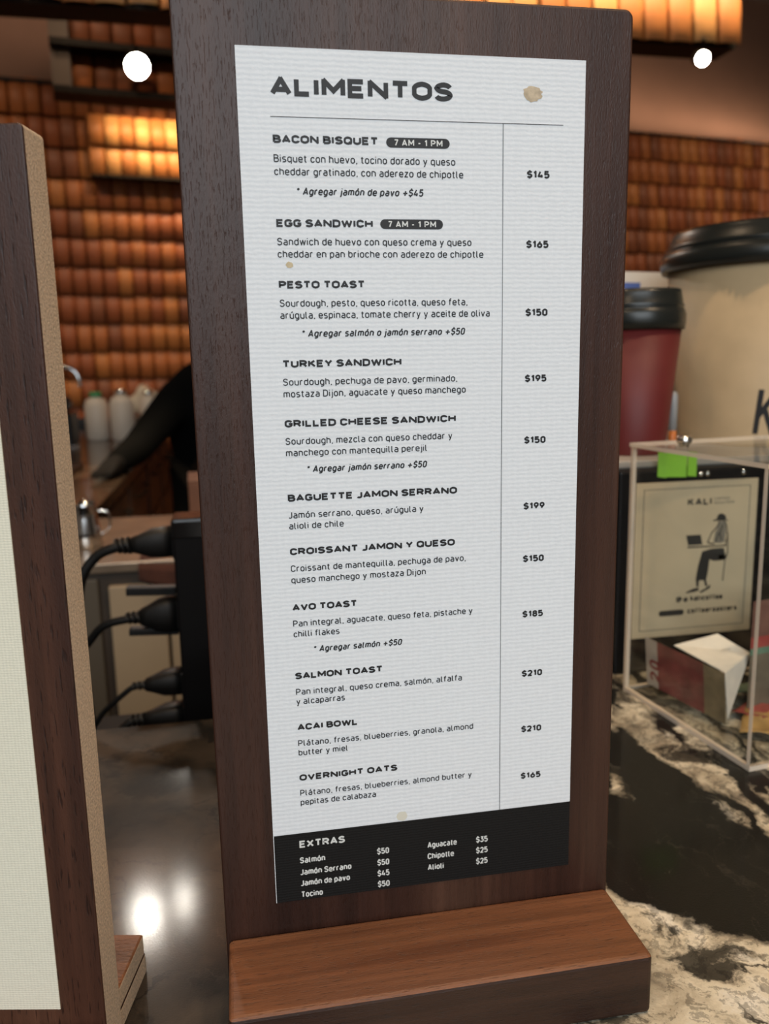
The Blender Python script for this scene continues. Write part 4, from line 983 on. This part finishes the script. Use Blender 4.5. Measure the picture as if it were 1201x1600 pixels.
rs = dict(wai=.15, che=.155, nek=.062, lsh=.085, lel=.065, lwr=.045, rsh=.075, rel=.055, rwr=.038, pel=.135)
es = [(kk.index(a), kk.index(b_)) for a, b_ in ed if a in kk and b_ in kk]
skin('shirt', [J[k] for k in kk], es, [rs[k] for k in kk], BLK, 0)
kk = ['pel', 'lhi', 'lkn', 'lan', 'rhi', 'rkn', 'ran']
rs = dict(pel=.13, lhi=.095, lkn=.066, lan=.055, rhi=.095, rkn=.066, ran=.055)
skin('trousers', [J[k] for k in kk], [(kk.index(a), kk.index(b_)) for a, b_ in ed if a in kk and b_ in kk], [rs[k] for k in kk], simple('black_trousers', (.008, .007, .006), .9, spec=.08), 0)
skin('shoe', [(-.12, 3.30, -1.015), (-.13, 3.12, -1.02)], [(0, 1)], [.04, .036], BLACKM); skin('shoe', [(.11, 3.38, -1.015), (.12, 3.20, -1.02)], [(0, 1)], [.04, .036], BLACKM)
skin('hair', [(.06, 3.17, .50), (.06, 3.16, .56), (.07, 3.19, .47)], [(0, 1), (0, 2)], [.09, .075, .075], simple('dark_hair', (.02, .012, .008), .6))
for sx in (-.03, .03):
    bm = bmesh.new(); bmesh.ops.create_uvsphere(bm, u_segments=12, v_segments=8, radius=.011); o = new_ob('eye', bm, simple('eye_white', (.6, .58, .55), .2), pe, True); o.location = Vector((.055+sx, 3.064, .465))-O
bm = bmesh.new(); bmesh.ops.create_cone(bm, segments=10, radius1=.014, radius2=.005, depth=.035); o = new_ob('nose', bm, SK, pe, True); o.location = Vector((.055, 3.058, .442))-O
bm = bmesh.new(); bx(bm, -.02, .02, -.004, .004, -.004, .004, .003); o = new_ob('mouth', bm, simple('lips', (.35, .12, .1), .5), pe); o.location = Vector((.055, 3.066, .412))-O
bm = bmesh.new()   # apron front panel: curved sheet facing the camera side
g = [[bm.verts.new(tuple(Vector((-.14+.30*i/8, 3.255-.155*math.sin(PI*(i+.6)/9.2)-.01, .16-.72*j/8))-O)) for i in range(9)] for j in range(9)]
for j in range(8):
    for i in range(8): bm.faces.new((g[j][i], g[j][i+1], g[j+1][i+1], g[j+1][i])).smooth = True
o = new_ob('apron', bm, simple('brown_apron_canvas', (.020, .012, .008), .9, spec=.1), pe); s_ = o.modifiers.new('t', 'SOLIDIFY'); s_.thickness = .004

# ================================================================== LAMPS
def lamp(name, loc, aim, r, strength, label, top, col=(1, .93, .82), housing=True):
    e = empty(name, loc); tag(e, label, 'lamp', 'small ceiling spotlights over the bar')
    q = Vector(aim).to_track_quat('Z', 'Y').to_matrix().to_4x4()
    bm = bmesh.new(); lathe(bm, [(r*1.05, .0), (r*1.15, .0), (r*1.15, -.07), (r*.5, -.08), (0, -.08)], 24); bmesh.ops.transform(bm, matrix=q, verts=bm.verts[:]); new_ob('housing', bm, METAL_D, e)
    bm = bmesh.new(); lathe(bm, [(0, -.004), (r*1.05, -.004)], 24); bmesh.ops.transform(bm, matrix=q, verts=bm.verts[:])
    new_ob('lens', bm, simple('lamp_glow', (1, 1, 1), .5, emit=col, es=strength), e)
    bm = bmesh.new(); tube(bm, [Vector(aim).normalized()*-.05, (0, 0, top)], .006, 8); new_ob('stem', bm, METAL_D, e)
lamp('spotlight', (-.335, 3.84, 1.650), (.15, -1, -.45), .050, 60, 'brightest spotlight hanging in front of the dim tile frame', .09)
lamp('spotlight', (1.690, 2.50, 1.322), (-.3, -1, -.4), .022, 60, 'small spotlight under the right end of the amber bulkhead', .066)

lamp('spotlight', (-.3816, 2.38, 1.62), (0, -.55, -1), .038, 330, 'larger spotlight in front of the bulkhead, mirrored in the marble', .4)
lamp('spotlight', (-.249, 2.38, 1.573), (0, -.55, -1), .024, 300, 'smaller spotlight in front of the bulkhead, mirrored in the marble', .4)
